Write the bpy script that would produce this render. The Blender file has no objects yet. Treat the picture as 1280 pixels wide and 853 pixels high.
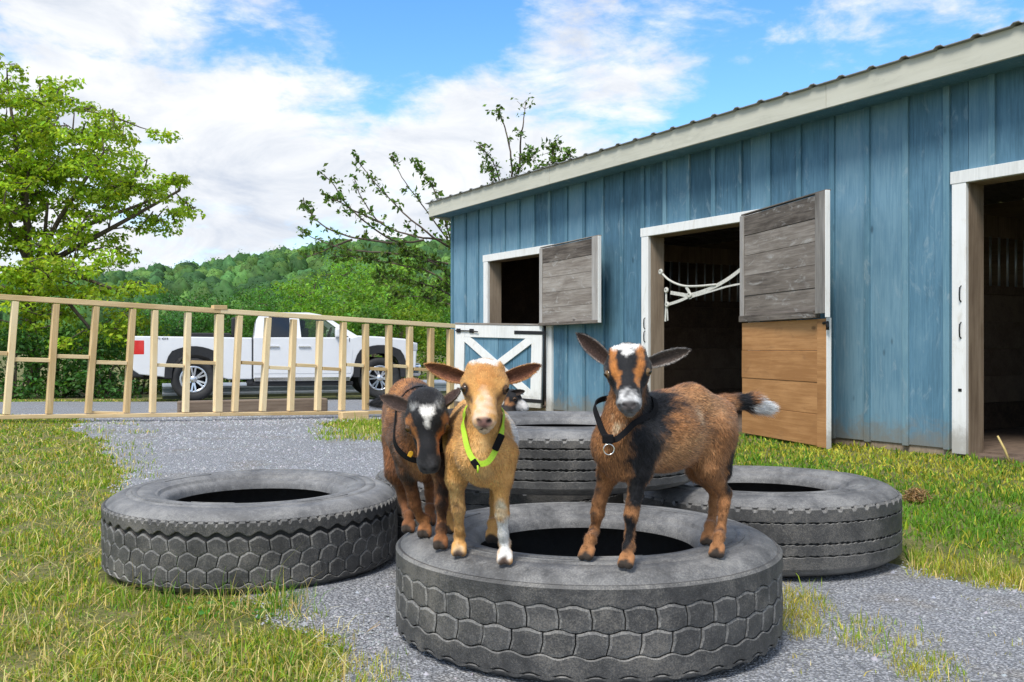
import bpy, math
import numpy as np
from mathutils import Vector, Matrix

scene = bpy.context.scene
COL = scene.collection
rng = np.random.default_rng(7)

# ------------------------------------------------------------------ camera
F, H0, Y0, CX = 1197.0, 0.75, 435.0, 640.0        # focal length in photo pixels, eye height, horizon row
cam_data = bpy.data.cameras.new('camera')
cam_data.sensor_width = 36.0
cam_data.lens = 36.0 * F / 1280.0
cam_data.shift_y = (Y0 - 426.5) / 1280.0
cam_data.clip_start = 0.05
cam_data.clip_end = 3000.0
cam = bpy.data.objects.new('camera', cam_data)
cam.location = (0, 0, H0)
cam.rotation_euler = (math.radians(90), 0, 0)
COL.objects.link(cam)
scene.camera = cam

# ------------------------------------------------------------------ sun, sky, exposure
SUN_DIR = Vector((-0.35, -0.65, 1.0)).normalized()      # towards the sun
sun_data = bpy.data.lights.new('sun', 'SUN')
sun_data.energy = 2.25
sun_data.angle = math.radians(20)
sun_data.color = (1.0, 0.955, 0.88)
sun = bpy.data.objects.new('sun', sun_data)
sun.rotation_euler = SUN_DIR.to_track_quat('Z', 'Y').to_euler()
COL.objects.link(sun)

scene.view_settings.view_transform = 'Standard'
scene.view_settings.look = 'None'
scene.view_settings.exposure = 0.88
scene.view_settings.gamma = 1.0
scene.view_settings.use_curve_mapping = False

world = bpy.data.worlds.new('World')
scene.world = world
world.use_nodes = True


class NT:
    """small helper round a node tree"""
    def __init__(self, tree):
        self.t = tree
        self.n = tree.nodes
        self.n.clear()

    def new(self, kind, **kw):
        nd = self.n.new(kind)
        for k, v in kw.items():
            if k == 'ins':
                for kk, vv in v.items():
                    self.put(nd.inputs[kk], vv)
            else:
                setattr(nd, k, v)
        return nd

    def put(self, sock, v):
        if hasattr(v, 'is_linked') or hasattr(v, 'node'):
            self.t.links.new(v, sock)
        else:
            sock.default_value = v

    def math(self, op, a, b=0.0, clamp=False):
        nd = self.new('ShaderNodeMath', operation=op, use_clamp=clamp)
        self.put(nd.inputs[0], a)
        self.put(nd.inputs[1], b)
        return nd.outputs[0]

    def mix(self, fac, a, b, blend='MIX'):
        nd = self.new('ShaderNodeMix', data_type='RGBA', blend_type=blend)
        self.put(nd.inputs['Factor'], fac)
        self.put(nd.inputs[6], a)
        self.put(nd.inputs[7], b)
        return nd.outputs[2]

    def ramp(self, fac, stops, interp='LINEAR'):
        nd = self.new('ShaderNodeValToRGB')
        cr = nd.color_ramp
        cr.interpolation = interp
        while len(cr.elements) < len(stops):
            cr.elements.new(0.5)
        for e, (p, c) in zip(cr.elements, stops):
            e.position = p
            e.color = c if len(c) == 4 else (*c, 1)
        self.put(nd.inputs[0], fac)
        return nd.outputs[0]

    def noise(self, vec, scale, detail=4, rough=0.55, dist=0.0):
        nd = self.new('ShaderNodeTexNoise')
        nd.inputs['Scale'].default_value = scale
        nd.inputs['Detail'].default_value = detail
        nd.inputs['Roughness'].default_value = rough
        nd.inputs['Distortion'].default_value = dist
        if vec is not None:
            self.put(nd.inputs['Vector'], vec)
        return nd.outputs['Fac']

    def maprange(self, v, a, b, c=0.0, d=1.0, smooth=True):
        nd = self.new('ShaderNodeMapRange', clamp=True)
        if smooth:
            nd.interpolation_type = 'SMOOTHSTEP'
        self.put(nd.inputs[0], v)
        for i, q in enumerate((a, b, c, d)):
            nd.inputs[1 + i].default_value = q
        return nd.outputs[0]


def build_sky():
    w = NT(world.node_tree)
    out = w.new('ShaderNodeOutputWorld')
    bg = w.new('ShaderNodeBackground')
    bg.inputs['Strength'].default_value = 0.15
    w.put(out.inputs[0], bg.outputs[0])
    sky = w.new('ShaderNodeTexSky', sky_type='NISHITA', sun_disc=False)
    sky.sun_elevation = math.asin(SUN_DIR.z)
    sky.sun_rotation = math.atan2(SUN_DIR.x, SUN_DIR.y)
    sky.air_density = 1.0
    sky.dust_density = 0.15
    sky.ozone_density = 3.0
    sky.altitude = 300
    hs = w.new('ShaderNodeHueSaturation')
    hs.inputs['Saturation'].default_value = 1.24
    hs.inputs['Value'].default_value = 0.92
    w.put(hs.inputs['Color'], sky.outputs[0])
    tc = w.new('ShaderNodeTexCoord')
    d = tc.outputs['Generated']
    mp = w.new('ShaderNodeMapping')
    mp.inputs['Scale'].default_value = (1.0, 1.0, 2.3)
    mp.inputs['Rotation'].default_value = (0.0, math.radians(14), 0.0)
    w.put(mp.inputs['Vector'], d)
    big = w.noise(mp.outputs[0], 3.1, 3, 0.5, 0.3)
    fine = w.noise(mp.outputs[0], 9.0, 9, 0.60, 0.35)
    wisp = w.noise(mp.outputs[0], 30.0, 6, 0.62, 0.2)
    dens = w.math('ADD', w.math('MULTIPLY', big, 0.42), w.math('MULTIPLY', fine, 0.70))
    dens = w.math('ADD', dens, w.math('MULTIPLY', wisp, 0.22))
    # banks of cloud and gaps of blue, as directions in the sky
    for (px, py, rad, amp) in CLOUD_BANKS:
        v = Vector(((px - CX) / F, 1.0, (Y0 - py) / F)).normalized()
        dn = w.new('ShaderNodeVectorMath', operation='DISTANCE')
        w.put(dn.inputs[0], d)
        dn.inputs[1].default_value = v
        dens = w.math('ADD', dens, w.maprange(dn.outputs['Value'], 0.0, rad, amp, 0.0))
    cov = w.maprange(dens, 0.53, 0.76)
    shade = w.noise(mp.outputs[0], 7.0, 8, 0.62, 0.5)
    ccol = w.ramp(shade, [(0.30, (2.35, 2.6, 3.05)), (0.45, (3.1, 3.25, 3.5)), (0.62, (3.85, 3.9, 3.98))])
    col = w.mix(cov, hs.outputs[0], ccol)
    w.put(bg.inputs['Color'], col)


CLOUD_BANKS = [(60, 150, 0.30, 0.10), (330, 250, 0.24, 0.10), (640, 220, 0.22, 0.10), (450, 50, 0.13, -0.20),
               (580, 10, 0.15, -0.16), (330, 15, 0.08, -0.10), (930, 60, 0.30, -0.15), (1180, 30, 0.25, -0.11),
               (1060, 10, 0.07, 0.13), (800, 110, 0.09, 0.09), (690, 60, 0.06, 0.06), (900, 170, 0.10, -0.06), (960, 70, 0.05, 0.08)]
build_sky()


# ------------------------------------------------------------------ mesh and object helpers
def P(px, py, d):
    """world point that the photo shows at pixel (px, py) when it stands d metres away"""
    return np.array(((px - CX) * d / F, d, H0 - (py - Y0) * d / F))


def tag(o, label=None, cat=None, group=None, kind=None):
    if label: o['label'] = label
    if cat: o['category'] = cat
    if group: o['group'] = group
    if kind: o['kind'] = kind
    return o


def empty(name, loc=(0, 0, 0), rz=0.0, parent=None):
    o = bpy.data.objects.new(name, None)
    o.empty_display_size = 0.1
    o.location = loc
    o.rotation_euler = (0, 0, rz)
    COL.objects.link(o)
    if parent is not None:
        o.parent = parent
    return o


def link(name, me, mat=None, parent=None, loc=None, rot=None):
    o = bpy.data.objects.new(name, me)
    if mat is not None and len(me.materials) == 0:
        me.materials.append(mat)
    COL.objects.link(o)
    if parent is not None:
        o.parent = parent
    if loc is not None:
        o.location = loc
    if rot is not None:
        o.rotation_euler = rot
    return o


def np_mesh(name, V, T, col=None, smooth=False, normals=None, quads=None):
    """mesh from numpy arrays: triangles T and optionally quads, colour per vertex"""
    me = bpy.data.meshes.new(name)
    V = np.asarray(V, dtype=np.float32)
    me.vertices.add(len(V))
    me.vertices.foreach_set('co', V.ravel())
    loops, starts = [], []
    n = 0
    if T is not None and len(T):
        T = np.asarray(T, dtype=np.int32)
        loops.append(T.ravel()); starts.append(np.arange(len(T)) * 3); n += T.size
    if quads is not None and len(quads):
        Q = np.asarray(quads, dtype=np.int32)
        loops.append(Q.ravel()); starts.append(n + np.arange(len(Q)) * 4); n += Q.size
    L = np.concatenate(loops)
    S = np.concatenate(starts).astype(np.int32)
    me.loops.add(len(L))
    me.loops.foreach_set('vertex_index', L)
    me.polygons.add(len(S))
    me.polygons.foreach_set('loop_start', S)
    if smooth:
        me.polygons.foreach_set('use_smooth', np.ones(len(S), dtype=bool))
    me.update(calc_edges=True)
    if col is not None:
        a = me.color_attributes.new('col', 'FLOAT_COLOR', 'POINT')
        c = np.ones((len(V), 4), dtype=np.float32)
        c[:, :3] = col
        a.data.foreach_set('color', c.ravel())
    if normals is not None:
        me.normals_split_custom_set_from_vertices(np.asarray(normals, dtype=np.float32))
    return me


class MB:
    """collects shapes for one mesh"""
    def __init__(self):
        self.v, self.f, self.s = [], [], []

    def add(self, V, Fs, smooth=False):
        b = len(self.v)
        self.v += [tuple(map(float, q)) for q in V]
        self.f += [tuple(int(i) + b for i in q) for q in Fs]
        self.s += [smooth] * len(Fs)

    def box(self, a, b, M=None):
        x0, y0, z0 = a; x1, y1, z1 = b
        V = [(x0, y0, z0), (x1, y0, z0), (x1, y1, z0), (x0, y1, z0), (x0, y0, z1), (x1, y0, z1), (x1, y1, z1), (x0, y1, z1)]
        if M is not None:
            V = [tuple(M @ Vector(q)) for q in V]
        self.add(V, [(0, 3, 2, 1), (4, 5, 6, 7), (0, 1, 5, 4), (1, 2, 6, 5), (2, 3, 7, 6), (3, 0, 4, 7)])

    def beam(self, a, b, w, h, up=(0, 0, 1)):
        """rectangular bar from a to b: w along 'side', h along 'up'"""
        a = np.array(a, float); b = np.array(b, float)
        t = (b - a) / np.linalg.norm(b - a)
        u = np.array(up, float); u = u - t * u.dot(t); u /= np.linalg.norm(u)
        s = np.cross(t, u)
        V = []
        for p in (a, b):
            for (i, j) in ((-1, -1), (1, -1), (1, 1), (-1, 1)):
                V.append(p + s * i * w / 2 + u * j * h / 2)
        self.add(V, [(0, 3, 2, 1), (4, 5, 6, 7), (0, 1, 5, 4), (1, 2, 6, 5), (2, 3, 7, 6), (3, 0, 4, 7)])

    def tube(self, pts, rad, n=8, cap=True):
        pts = np.array(pts, float)
        rad = np.broadcast_to(np.array(rad, float), (len(pts),))
        rings = []
        ref = np.array((0.13, 0.21, 0.97))
        for i, p in enumerate(pts):
            t = pts[min(i + 1, len(pts) - 1)] - pts[max(i - 1, 0)]
            t /= np.linalg.norm(t) + 1e-9
            if abs(t.dot(ref)) > 0.95:
                ref = np.array((0.9, 0.3, 0.1))
            u = np.cross(t, ref); u /= np.linalg.norm(u)
            w = np.cross(t, u)
            a = np.linspace(0, 2 * np.pi, n, endpoint=False)
            rings.append(p + rad[i] * (np.outer(np.cos(a), u) + np.outer(np.sin(a), w)))
        V = np.concatenate(rings)
        Fs = []
        for i in range(len(pts) - 1):
            for j in range(n):
                k = (j + 1) % n
                Fs.append((i * n + j, i * n + k, (i + 1) * n + k, (i + 1) * n + j))
        if cap:
            Fs.append(tuple(range(n))[::-1])
            Fs.append(tuple((len(pts) - 1) * n + j for j in range(n)))
        self.add(V, Fs, True)

    def lathe(self, prof, n=64, axis='z', closed=False):
        """prof: list of (radius, height)"""
        a = np.linspace(0, 2 * np.pi, n, endpoint=False)
        V = []
        for r, z in prof:
            for t in a:
                if axis == 'z':
                    V.append((r * math.cos(t), r * math.sin(t), z))
                else:
                    V.append((r * math.cos(t), z, r * math.sin(t)))
        m = len(prof)
        Fs = []
        for i in range(m if closed else m - 1):
            i2 = (i + 1) % m
            for j in range(n):
                k = (j + 1) % n
                Fs.append((i * n + j, i * n + k, i2 * n + k, i2 * n + j))
        self.add(V, Fs, True)

    def prism(self, poly, y0, y1):
        """polygon in x,z pushed from y0 to y1"""
        n = len(poly)
        V = [(x, y0, z) for x, z in poly] + [(x, y1, z) for x, z in poly]
        Fs = [tuple(range(n)), tuple(range(2 * n - 1, n - 1, -1))]
        for i in range(n):
            j = (i + 1) % n
            Fs.append((i, i + n, j + n, j))
        self.add(V, Fs)

    def mesh(self, name):
        me = bpy.data.meshes.new(name)
        me.from_pydata(self.v, [], self.f)
        me.polygons.foreach_set('use_smooth', self.s)
        me.update()
        return me

    def build(self, name, mat, parent=None, loc=None, rot=None, bevel=0.0, seg=2, recalc=True):
        me = self.mesh(name)
        if recalc:
            import bmesh
            bm = bmesh.new(); bm.from_mesh(me)
            bmesh.ops.recalc_face_normals(bm, faces=bm.faces)
            bm.to_mesh(me); bm.free()
        o = link(name, me, mat, parent, loc, rot)
        if bevel > 0:
            m = o.modifiers.new('bevel', 'BEVEL')
            m.width = bevel; m.segments = seg; m.limit_method = 'ANGLE'; m.angle_limit = math.radians(40)
            m.use_clamp_overlap = True
        return o


# ------------------------------------------------------------------ materials
def principled(name):
    m = bpy.data.materials.new(name)
    m.use_nodes = True
    nt = NT(m.node_tree)
    out = nt.new('ShaderNodeOutputMaterial')
    b = nt.new('ShaderNodeBsdfPrincipled')
    nt.put(out.inputs[0], b.outputs[0])
    return m, nt, b, out


def plain(name, col, rough=0.6, metal=0.0, var=0.12, scale=30.0, bump=0.0, coat=0.0, spec=0.5):
    m, nt, b, out = principled(name)
    tc = nt.new('ShaderNodeTexCoord')
    n = nt.noise(tc.outputs['Object'], scale, 5, 0.6)
    c0 = tuple(q * (1 - var) for q in col); c1 = tuple(min(1, q * (1 + var)) for q in col)
    nt.put(b.inputs['Base Color'], nt.ramp(n, [(0.3, c0), (0.7, c1)]))
    b.inputs['Roughness'].default_value = rough
    b.inputs['Metallic'].default_value = metal
    b.inputs['Coat Weight'].default_value = coat
    b.inputs['Specular IOR Level'].default_value = spec
    if bump:
        bp = nt.new('ShaderNodeBump')
        bp.inputs['Strength'].default_value = bump
        bp.inputs['Distance'].default_value = 0.003
        nt.put(bp.inputs['Height'], n)
        nt.put(b.inputs['Normal'], bp.outputs[0])
    return m


def wood(name, cols, axis='z', grain=60.0, rough=0.75, bump=0.35, rand=0.25, knots=0.6, stain=None, stainamt=0.5, dist=0.002, splash=0.0):
    """board material: long grain along axis, per-board tone, knots and blotchy wear"""
    m, nt, b, out = principled(name)
    tc = nt.new('ShaderNodeTexCoord')
    oi = nt.new('ShaderNodeObjectInfo')
    add = nt.new('ShaderNodeVectorMath', operation='ADD')
    nt.put(add.inputs[0], tc.outputs['Object'])
    sc = nt.new('ShaderNodeVectorMath', operation='SCALE')
    cb = nt.new('ShaderNodeCombineXYZ')
    for i in range(3):
        nt.put(cb.inputs[i], oi.outputs['Random'])
    nt.put(sc.inputs[0], cb.outputs[0]); sc.inputs['Scale'].default_value = 37.0
    nt.put(add.inputs[1], sc.outputs[0])
    mp = nt.new('ShaderNodeMapping')
    s = {'x': (0.045, 1, 1), 'y': (1, 0.045, 1), 'z': (1, 1, 0.045)}[axis]
    mp.inputs['Scale'].default_value = s
    nt.put(mp.inputs['Vector'], add.outputs[0])
    g1 = nt.noise(mp.outputs[0], grain, 6, 0.65, 0.6)
    mp2 = nt.new('ShaderNodeMapping')
    mp2.inputs['Scale'].default_value = tuple(0.35 if q < 1 else 1 for q in s)
    nt.put(mp2.inputs['Vector'], add.outputs[0])
    g2 = nt.noise(mp2.outputs[0], 6.0, 5, 0.6, 0.4)
    mixed = nt.math('ADD', nt.math('MULTIPLY', g1, 0.55), nt.math('MULTIPLY', g2, 0.45))
    tone = nt.math('ADD', mixed, nt.math('MULTIPLY', nt.math('SUBTRACT', oi.outputs['Random'], 0.5), rand))
    k = len(cols)
    col = nt.ramp(tone, [(0.28 + 0.44 * i / (k - 1), c) for i, c in enumerate(cols)])
    if stain is not None:
        st = nt.noise(mp2.outputs[0], 11.0, 6, 0.7, 1.0)
        col = nt.mix(nt.math('MULTIPLY', nt.maprange(st, 0.54, 0.72), stainamt), col, (*stain, 1))
    if knots:
        vo = nt.new('ShaderNodeTexVoronoi')
        vo.inputs['Scale'].default_value = 4.2
        mp3 = nt.new('ShaderNodeMapping')
        mp3.inputs['Scale'].default_value = tuple(0.45 if q < 1 else 1 for q in s)
        nt.put(mp3.inputs['Vector'], add.outputs[0])
        nt.put(vo.inputs['Vector'], mp3.outputs[0])
        kn = nt.maprange(vo.outputs['Distance'], 0.03, 0.085, 1.0, 0.0)
        dk = tuple(q * 0.35 for q in cols[0])
        col = nt.mix(nt.math('MULTIPLY', kn, knots), col, (*dk, 1))
    if splash:
        geo = nt.new('ShaderNodeNewGeometry')
        sx = nt.new('ShaderNodeSeparateXYZ'); nt.put(sx.inputs[0], geo.outputs['Position'])
        sn = nt.noise(geo.outputs['Position'], 9.0, 6, 0.7, 0.5)
        lvl = nt.math('SUBTRACT', sx.outputs['Z'], nt.math('MULTIPLY', sn, 0.42))
        col = nt.mix(nt.maprange(lvl, -0.16, 0.06, splash, 0.0), col, (0.20, 0.17, 0.125, 1))
    nt.put(b.inputs['Base Color'], col)
    b.inputs['Roughness'].default_value = rough
    b.inputs['Specular IOR Level'].default_value = 0.3
    bp = nt.new('ShaderNodeBump')
    bp.inputs['Strength'].default_value = bump
    bp.inputs['Distance'].default_value = dist
    nt.put(bp.inputs['Height'], g1)
    nt.put(b.inputs['Normal'], bp.outputs[0])
    return m


def leafy(name, trans=0.35, rough=0.55, tint=(1, 1, 1)):
    """leaf or blade: colour comes from the mesh attribute, light passes through"""
    m = bpy.data.materials.new(name)
    m.use_nodes = True
    nt = NT(m.node_tree)
    out = nt.new('ShaderNodeOutputMaterial')
    at = nt.new('ShaderNodeAttribute', attribute_name='col')
    b = nt.new('ShaderNodeBsdfPrincipled')
    nt.put(b.inputs['Base Color'], at.outputs['Color'])
    b.inputs['Roughness'].default_value = rough
    b.inputs['Specular IOR Level'].default_value = 0.25
    tr = nt.new('ShaderNodeBsdfTranslucent')
    tcol = nt.mix(1.0, at.outputs['Color'], (1.25, 1.2, 0.55, 1), 'MULTIPLY')
    nt.put(tr.inputs['Color'], tcol)
    mx = nt.new('ShaderNodeMixShader')
    mx.inputs[0].default_value = trans
    nt.put(mx.inputs[1], b.outputs[0]); nt.put(mx.inputs[2], tr.outputs[0])
    nt.put(out.inputs[0], mx.outputs[0])
    return m


M = {}
M['blue'] = wood('blue_stained_board', [(0.052, 0.122, 0.178), (0.095, 0.205, 0.290), (0.160, 0.290, 0.375)], 'z', 70, 0.8, 0.4, 0.34, 0.6, (0.25, 0.35, 0.41), 0.50, splash=0.7)
M['batten'] = wood('blue_stained_batten', [(0.060, 0.140, 0.195), (0.105, 0.220, 0.295), (0.165, 0.295, 0.365)], 'z', 80, 0.8, 0.3, 0.3, 0.3, (0.30, 0.38, 0.42), 0.6, splash=0.7)
M['trim'] = wood('white_painted_trim', [(0.60, 0.60, 0.58), (0.74, 0.74, 0.72), (0.80, 0.80, 0.79)], 'z', 50, 0.55, 0.15, 0.15, 0.0, (0.50, 0.46, 0.38), 0.45, splash=0.6)
M['fascia'] = wood('pale_painted_fascia', [(0.43, 0.425, 0.355), (0.51, 0.50, 0.42), (0.56, 0.55, 0.47)], 'x', 40, 0.6, 0.15, 0.1, 0.0, (0.30, 0.30, 0.25), 0.3)
M['grey_wood_x'] = wood('weathered_grey_plank', [(0.062, 0.050, 0.042), (0.20, 0.170, 0.145), (0.37, 0.335, 0.30)], 'x', 55, 0.85, 0.6, 0.30, 0.7, (0.45, 0.44, 0.42), 0.7)
M['grey_wood_z'] = wood('weathered_grey_stile', [(0.10, 0.09, 0.08), (0.26, 0.24, 0.22), (0.42, 0.40, 0.38)], 'z', 55, 0.85, 0.5, 0.3, 0.4)
M['ply'] = wood('honey_plank', [(0.33, 0.155, 0.055), (0.50, 0.26, 0.105), (0.60, 0.37, 0.18)], 'x', 45, 0.7, 0.3, 0.4, 0.7, (0.20, 0.10, 0.045), 0.4)
M['jamb'] = wood('old_brown_jamb', [(0.11, 0.075, 0.05), (0.22, 0.165, 0.115), (0.34, 0.27, 0.20)], 'z', 50, 0.8, 0.4, 0.3, 0.5)
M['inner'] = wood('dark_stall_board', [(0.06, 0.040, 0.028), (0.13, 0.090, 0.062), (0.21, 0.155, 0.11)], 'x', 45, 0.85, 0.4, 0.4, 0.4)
M['pine'] = wood('new_pine', [(0.56, 0.39, 0.19), (0.78, 0.59, 0.33), (0.86, 0.70, 0.44)], 'z', 55, 0.65, 0.25, 0.4, 0.85, (0.60, 0.40, 0.19), 0.5)
M['pine_x'] = wood('new_pine_rail', [(0.56, 0.39, 0.19), (0.78, 0.59, 0.33), (0.86, 0.70, 0.44)], 'x', 55, 0.65, 0.25, 0.4, 0.85, (0.60, 0.40, 0.19), 0.5)
M['timber'] = wood('old_timber', [(0.10, 0.07, 0.05), (0.20, 0.15, 0.11), (0.30, 0.24, 0.18)], 'x', 40, 0.85, 0.5)
M['iron'] = plain('black_iron', (0.025, 0.025, 0.027), 0.55, 0.6, 0.3, 60, 0.2)
M['galv'] = plain('galvanised_steel', (0.42, 0.46, 0.50), 0.42, 0.7, 0.12, 12)
M['roofmetal'] = plain('roof_metal', (0.30, 0.30, 0.29), 0.45, 0.5, 0.15, 8)
M['web'] = plain('worn_white_webbing', (0.52, 0.51, 0.46), 0.85, 0, 0.22, 60, 0.3)
M['dirt'] = plain('stall_dirt', (0.15, 0.105, 0.075), 0.95, 0, 0.4, 14, 0.6)
M['leaf'] = leafy('leaf', 0.48)
M['grass'] = leafy('grass_blade', 0.30, 0.6)
M['bark'] = plain('bark', (0.10, 0.075, 0.055), 0.9, 0, 0.4, 25, 0.7)
M['farleaf'] = leafy('far_leaf', 0.25, 0.7)


# ------------------------------------------------------------------ terrain
def vnoise(x, y, s=1.0, seed=0):
    """cheap smooth noise from a few sines, about -1..1"""
    r = np.random.default_rng(seed)
    o = 0
    for i in range(7):
        a = r.uniform(0, 2 * np.pi); k = s * r.uniform(0.6, 2.6); ph = r.uniform(0, 6.28)
        o = o + np.sin(k * (x * np.cos(a) + y * np.sin(a)) + ph) / (0.6 + 0.5 * k / s)
    return o / 3.2


def terrain(x, y):
    x = np.asarray(x, float); y = np.asarray(y, float)
    t = np.clip(y - 8.0, 0, 14.0)
    z = -0.028 * t * np.clip(t / 3.0, 0, 1)
    z = z + 0.06 * np.clip((-x - 3.6) / 2.0, 0, 1) * np.exp(-((y - 9.0) / 2.5) ** 2)
    near = np.exp(-(y / 14.0) ** 2)
    z = z + 0.010 * vnoise(x, y, 2.2, 3) * near
    return z


def GP(px, py):
    d = H0 * F / (py - Y0)
    return ((px - CX) * d / F, d)


def poly_sd(x, y, poly):
    """signed distance to a polygon, positive inside"""
    x = np.asarray(x, float); y = np.asarray(y, float)
    d = np.full(x.shape, 1e9); ins = np.zeros(x.shape, bool)
    n = len(poly)
    for i in range(n):
        ax, ay = poly[i]; bx, by = poly[(i + 1) % n]
        ex, ey = bx - ax, by - ay
        t = np.clip(((x - ax) * ex + (y - ay) * ey) / (ex * ex + ey * ey + 1e-12), 0, 1)
        d = np.minimum(d, np.hypot(x - ax - t * ex, y - ay - t * ey))
        c = ((ay > y) != (by > y)) & (x < (bx - ax) * (y - ay) / (by - ay + 1e-12) + ax)
        ins ^= c
    return np.where(ins, d, -d)


DRIVE = [GP(*q) for q in [(100, 521), (118, 545), (165, 596), (205, 645), (300, 735), (372, 766), (428, 800), (436, 822), (466, 846)]] + \
        [(-0.30, 1.6), (-0.25, 0.5), (3.2, 0.5)] + \
        [GP(*q) for q in [(1420, 762), (1280, 738), (1200, 724), (1125, 706), (1010, 668), (900, 610), (700, 572), (560, 560), (486, 552), (430, 540), (408, 526)]] + \
        [(-1.75, 10.9), (-1.2, 12.3), (-1.6, 14.0), (1.5, 18.5), (0.2, 22.6), (-3.9, 20.3), (-9.0, 18.2), (-16, 15.4), (-16, 13.4), (-9.0, 13.6), (-6.3, 11.8)]
WORN = [GP(*q) for q in [(1440, 768), (1280, 745), (1120, 715), (1118, 672), (1190, 688), (1290, 704), (1440, 722)]]


def gravel_mask(x, y):
    s = poly_sd(x, y, DRIVE)
    return s + 0.10 * vnoise(x, y, 5.0, 11) * np.clip(0.6 + y / 12, 0.6, 1.6) + 0.035 * vnoise(x, y, 19.0, 12)


def grid_axis(lo, fine0, fine1, hi, step, n):
    mid = np.arange(fine0, fine1 + 1e-6, step)
    a = fine0 - np.geomspace(step * 1.5, fine0 - lo, n)[::-1] if lo < fine0 else np.array([])
    b = fine1 + np.geomspace(step * 1.5, hi - fine1, n)
    return np.concatenate([a, mid, b])


xs = grid_axis(-900, -7.5, 5.5, 900, 0.07, 26)
ys = grid_axis(-400, 0.6, 14.0, 1500, 0.07, 30)
GX, GY = np.meshgrid(xs, ys)
GZ = terrain(GX, GY)
nx, ny = len(xs), len(ys)
idx = np.arange(nx * ny).reshape(ny, nx)
Q = np.stack([idx[:-1, :-1], idx[:-1, 1:], idx[1:, 1:], idx[1:, :-1]], -1).reshape(-1, 4)
V = np.stack([GX, GY, GZ], -1).reshape(-1, 3)


def ground_material():
    m, nt, b, out = principled('grassy_soil')
    tc = nt.new('ShaderNodeTexCoord')
    p = tc.outputs['Object']
    n1 = nt.noise(p, 1.6, 5, 0.6); n2 = nt.noise(p, 14, 6, 0.65); n3 = nt.noise(p, 90, 4, 0.7)
    s = nt.math('ADD', nt.math('MULTIPLY', n1, 0.5), nt.math('MULTIPLY', n2, 0.5))
    col = nt.ramp(s, [(0.34, (0.09, 0.12, 0.022)), (0.47, (0.17, 0.18, 0.038)), (0.58, (0.26, 0.23, 0.085)), (0.68, (0.23, 0.175, 0.10))])
    col = nt.mix(nt.maprange(n3, 0.35, 0.7), nt.mix(1.0, col, (0.45, 0.45, 0.42, 1), 'MULTIPLY'), col)
    nt.put(b.inputs['Base Color'], col)
    b.inputs['Roughness'].default_value = 0.95
    bp = nt.new('ShaderNodeBump'); bp.inputs['Strength'].default_value = 0.8; bp.inputs['Distance'].default_value = 0.02
    nt.put(bp.inputs['Height'], nt.math('ADD', n2, nt.math('MULTIPLY', n3, 0.5)))
    nt.put(b.inputs['Normal'], bp.outputs[0])
    return m


def gravel_material():
    m, nt, b, out = principled('grey_gravel')
    tc = nt.new('ShaderNodeTexCoord')
    p = tc.outputs['Object']
    vo = nt.new('ShaderNodeTexVoronoi'); vo.inputs['Scale'].default_value = 120.0
    nt.put(vo.inputs['Vector'], p)
    vo2 = nt.new('ShaderNodeTexVoronoi'); vo2.inputs['Scale'].default_value = 190.0
    nt.put(vo2.inputs['Vector'], p)
    sep = nt.new('ShaderNodeSeparateColor'); nt.put(sep.inputs[0], vo.outputs['Color'])
    c1 = nt.ramp(sep.outputs[0], [(0.0, (0.235, 0.242, 0.262)), (0.5, (0.325, 0.335, 0.358)), (0.9, (0.41, 0.42, 0.44)), (1.0, (0.56, 0.56, 0.56))])
    n1 = nt.noise(p, 2.2, 6, 0.65)
    dirt = nt.maprange(n1, 0.50, 0.70)
    col = nt.mix(nt.math('MULTIPLY', dirt, 0.55), c1, (0.29, 0.255, 0.205, 1))
    col = nt.mix(nt.maprange(vo.outputs['Distance'], 0.35, 0.62), col, nt.mix(1.0, col, (0.5, 0.5, 0.5, 1), 'MULTIPLY'))
    nt.put(b.inputs['Base Color'], col)
    b.inputs['Roughness'].default_value = 0.9
    bp = nt.new('ShaderNodeBump'); bp.inputs['Strength'].default_value = 0.9; bp.inputs['Distance'].default_value = 0.008
    hgt = nt.math('SUBTRACT', 1.0, nt.math('ADD', vo.outputs['Distance'], nt.math('MULTIPLY', vo2.outputs['Distance'], 0.4)))
    nt.put(bp.inputs['Height'], hgt)
    nt.put(b.inputs['Normal'], bp.outputs[0])
    return m


M['ground'] = ground_material()
M['gravel'] = gravel_material()
g = link('ground', np_mesh('ground', V, None, quads=Q, smooth=True), M['ground'])
tag(g, 'grassy soil yard reaching to the horizon', 'ground', kind='structure')

GM = gravel_mask(GX, GY)
sel = (GX > -17) & (GX < 6) & (GY > 0.3) & (GY < 26)
keep = (GM > -0.25) & sel
fq = Q[keep.reshape(-1)[Q].all(1)]
lift = np.clip(GM * 0.08, -0.02, 0.006) + 0.002 * np.where(GY > 14, 6, 1)
V2 = np.stack([GX, GY, GZ + lift], -1).reshape(-1, 3)
used = np.unique(fq); remap = np.full(len(V2), -1); remap[used] = np.arange(len(used))
gd = link('gravel_drive', np_mesh('gravel_drive', V2[used], None, quads=remap[fq], smooth=True), M['gravel'])
tag(gd, 'grey gravel drive running past the tyres to the parked truck', 'drive', kind='structure')


# ------------------------------------------------------------------ hill
def hill_z(x, y):
    ridge = np.interp(x, [-1000, -375, -200, -150, -88, -32, 125, 500, 1000], [10, 20, 29, 37, 47, 48, 50, 40, 10])
    t = np.clip((y - 290.0) / 240.0, 0, 1)
    s = 0.6 * t + 0.4 * t * t * (3 - 2 * t)
    return -0.4 + ridge * s - 30 * np.clip((y - 545) / 350, 0, 1)


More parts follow.
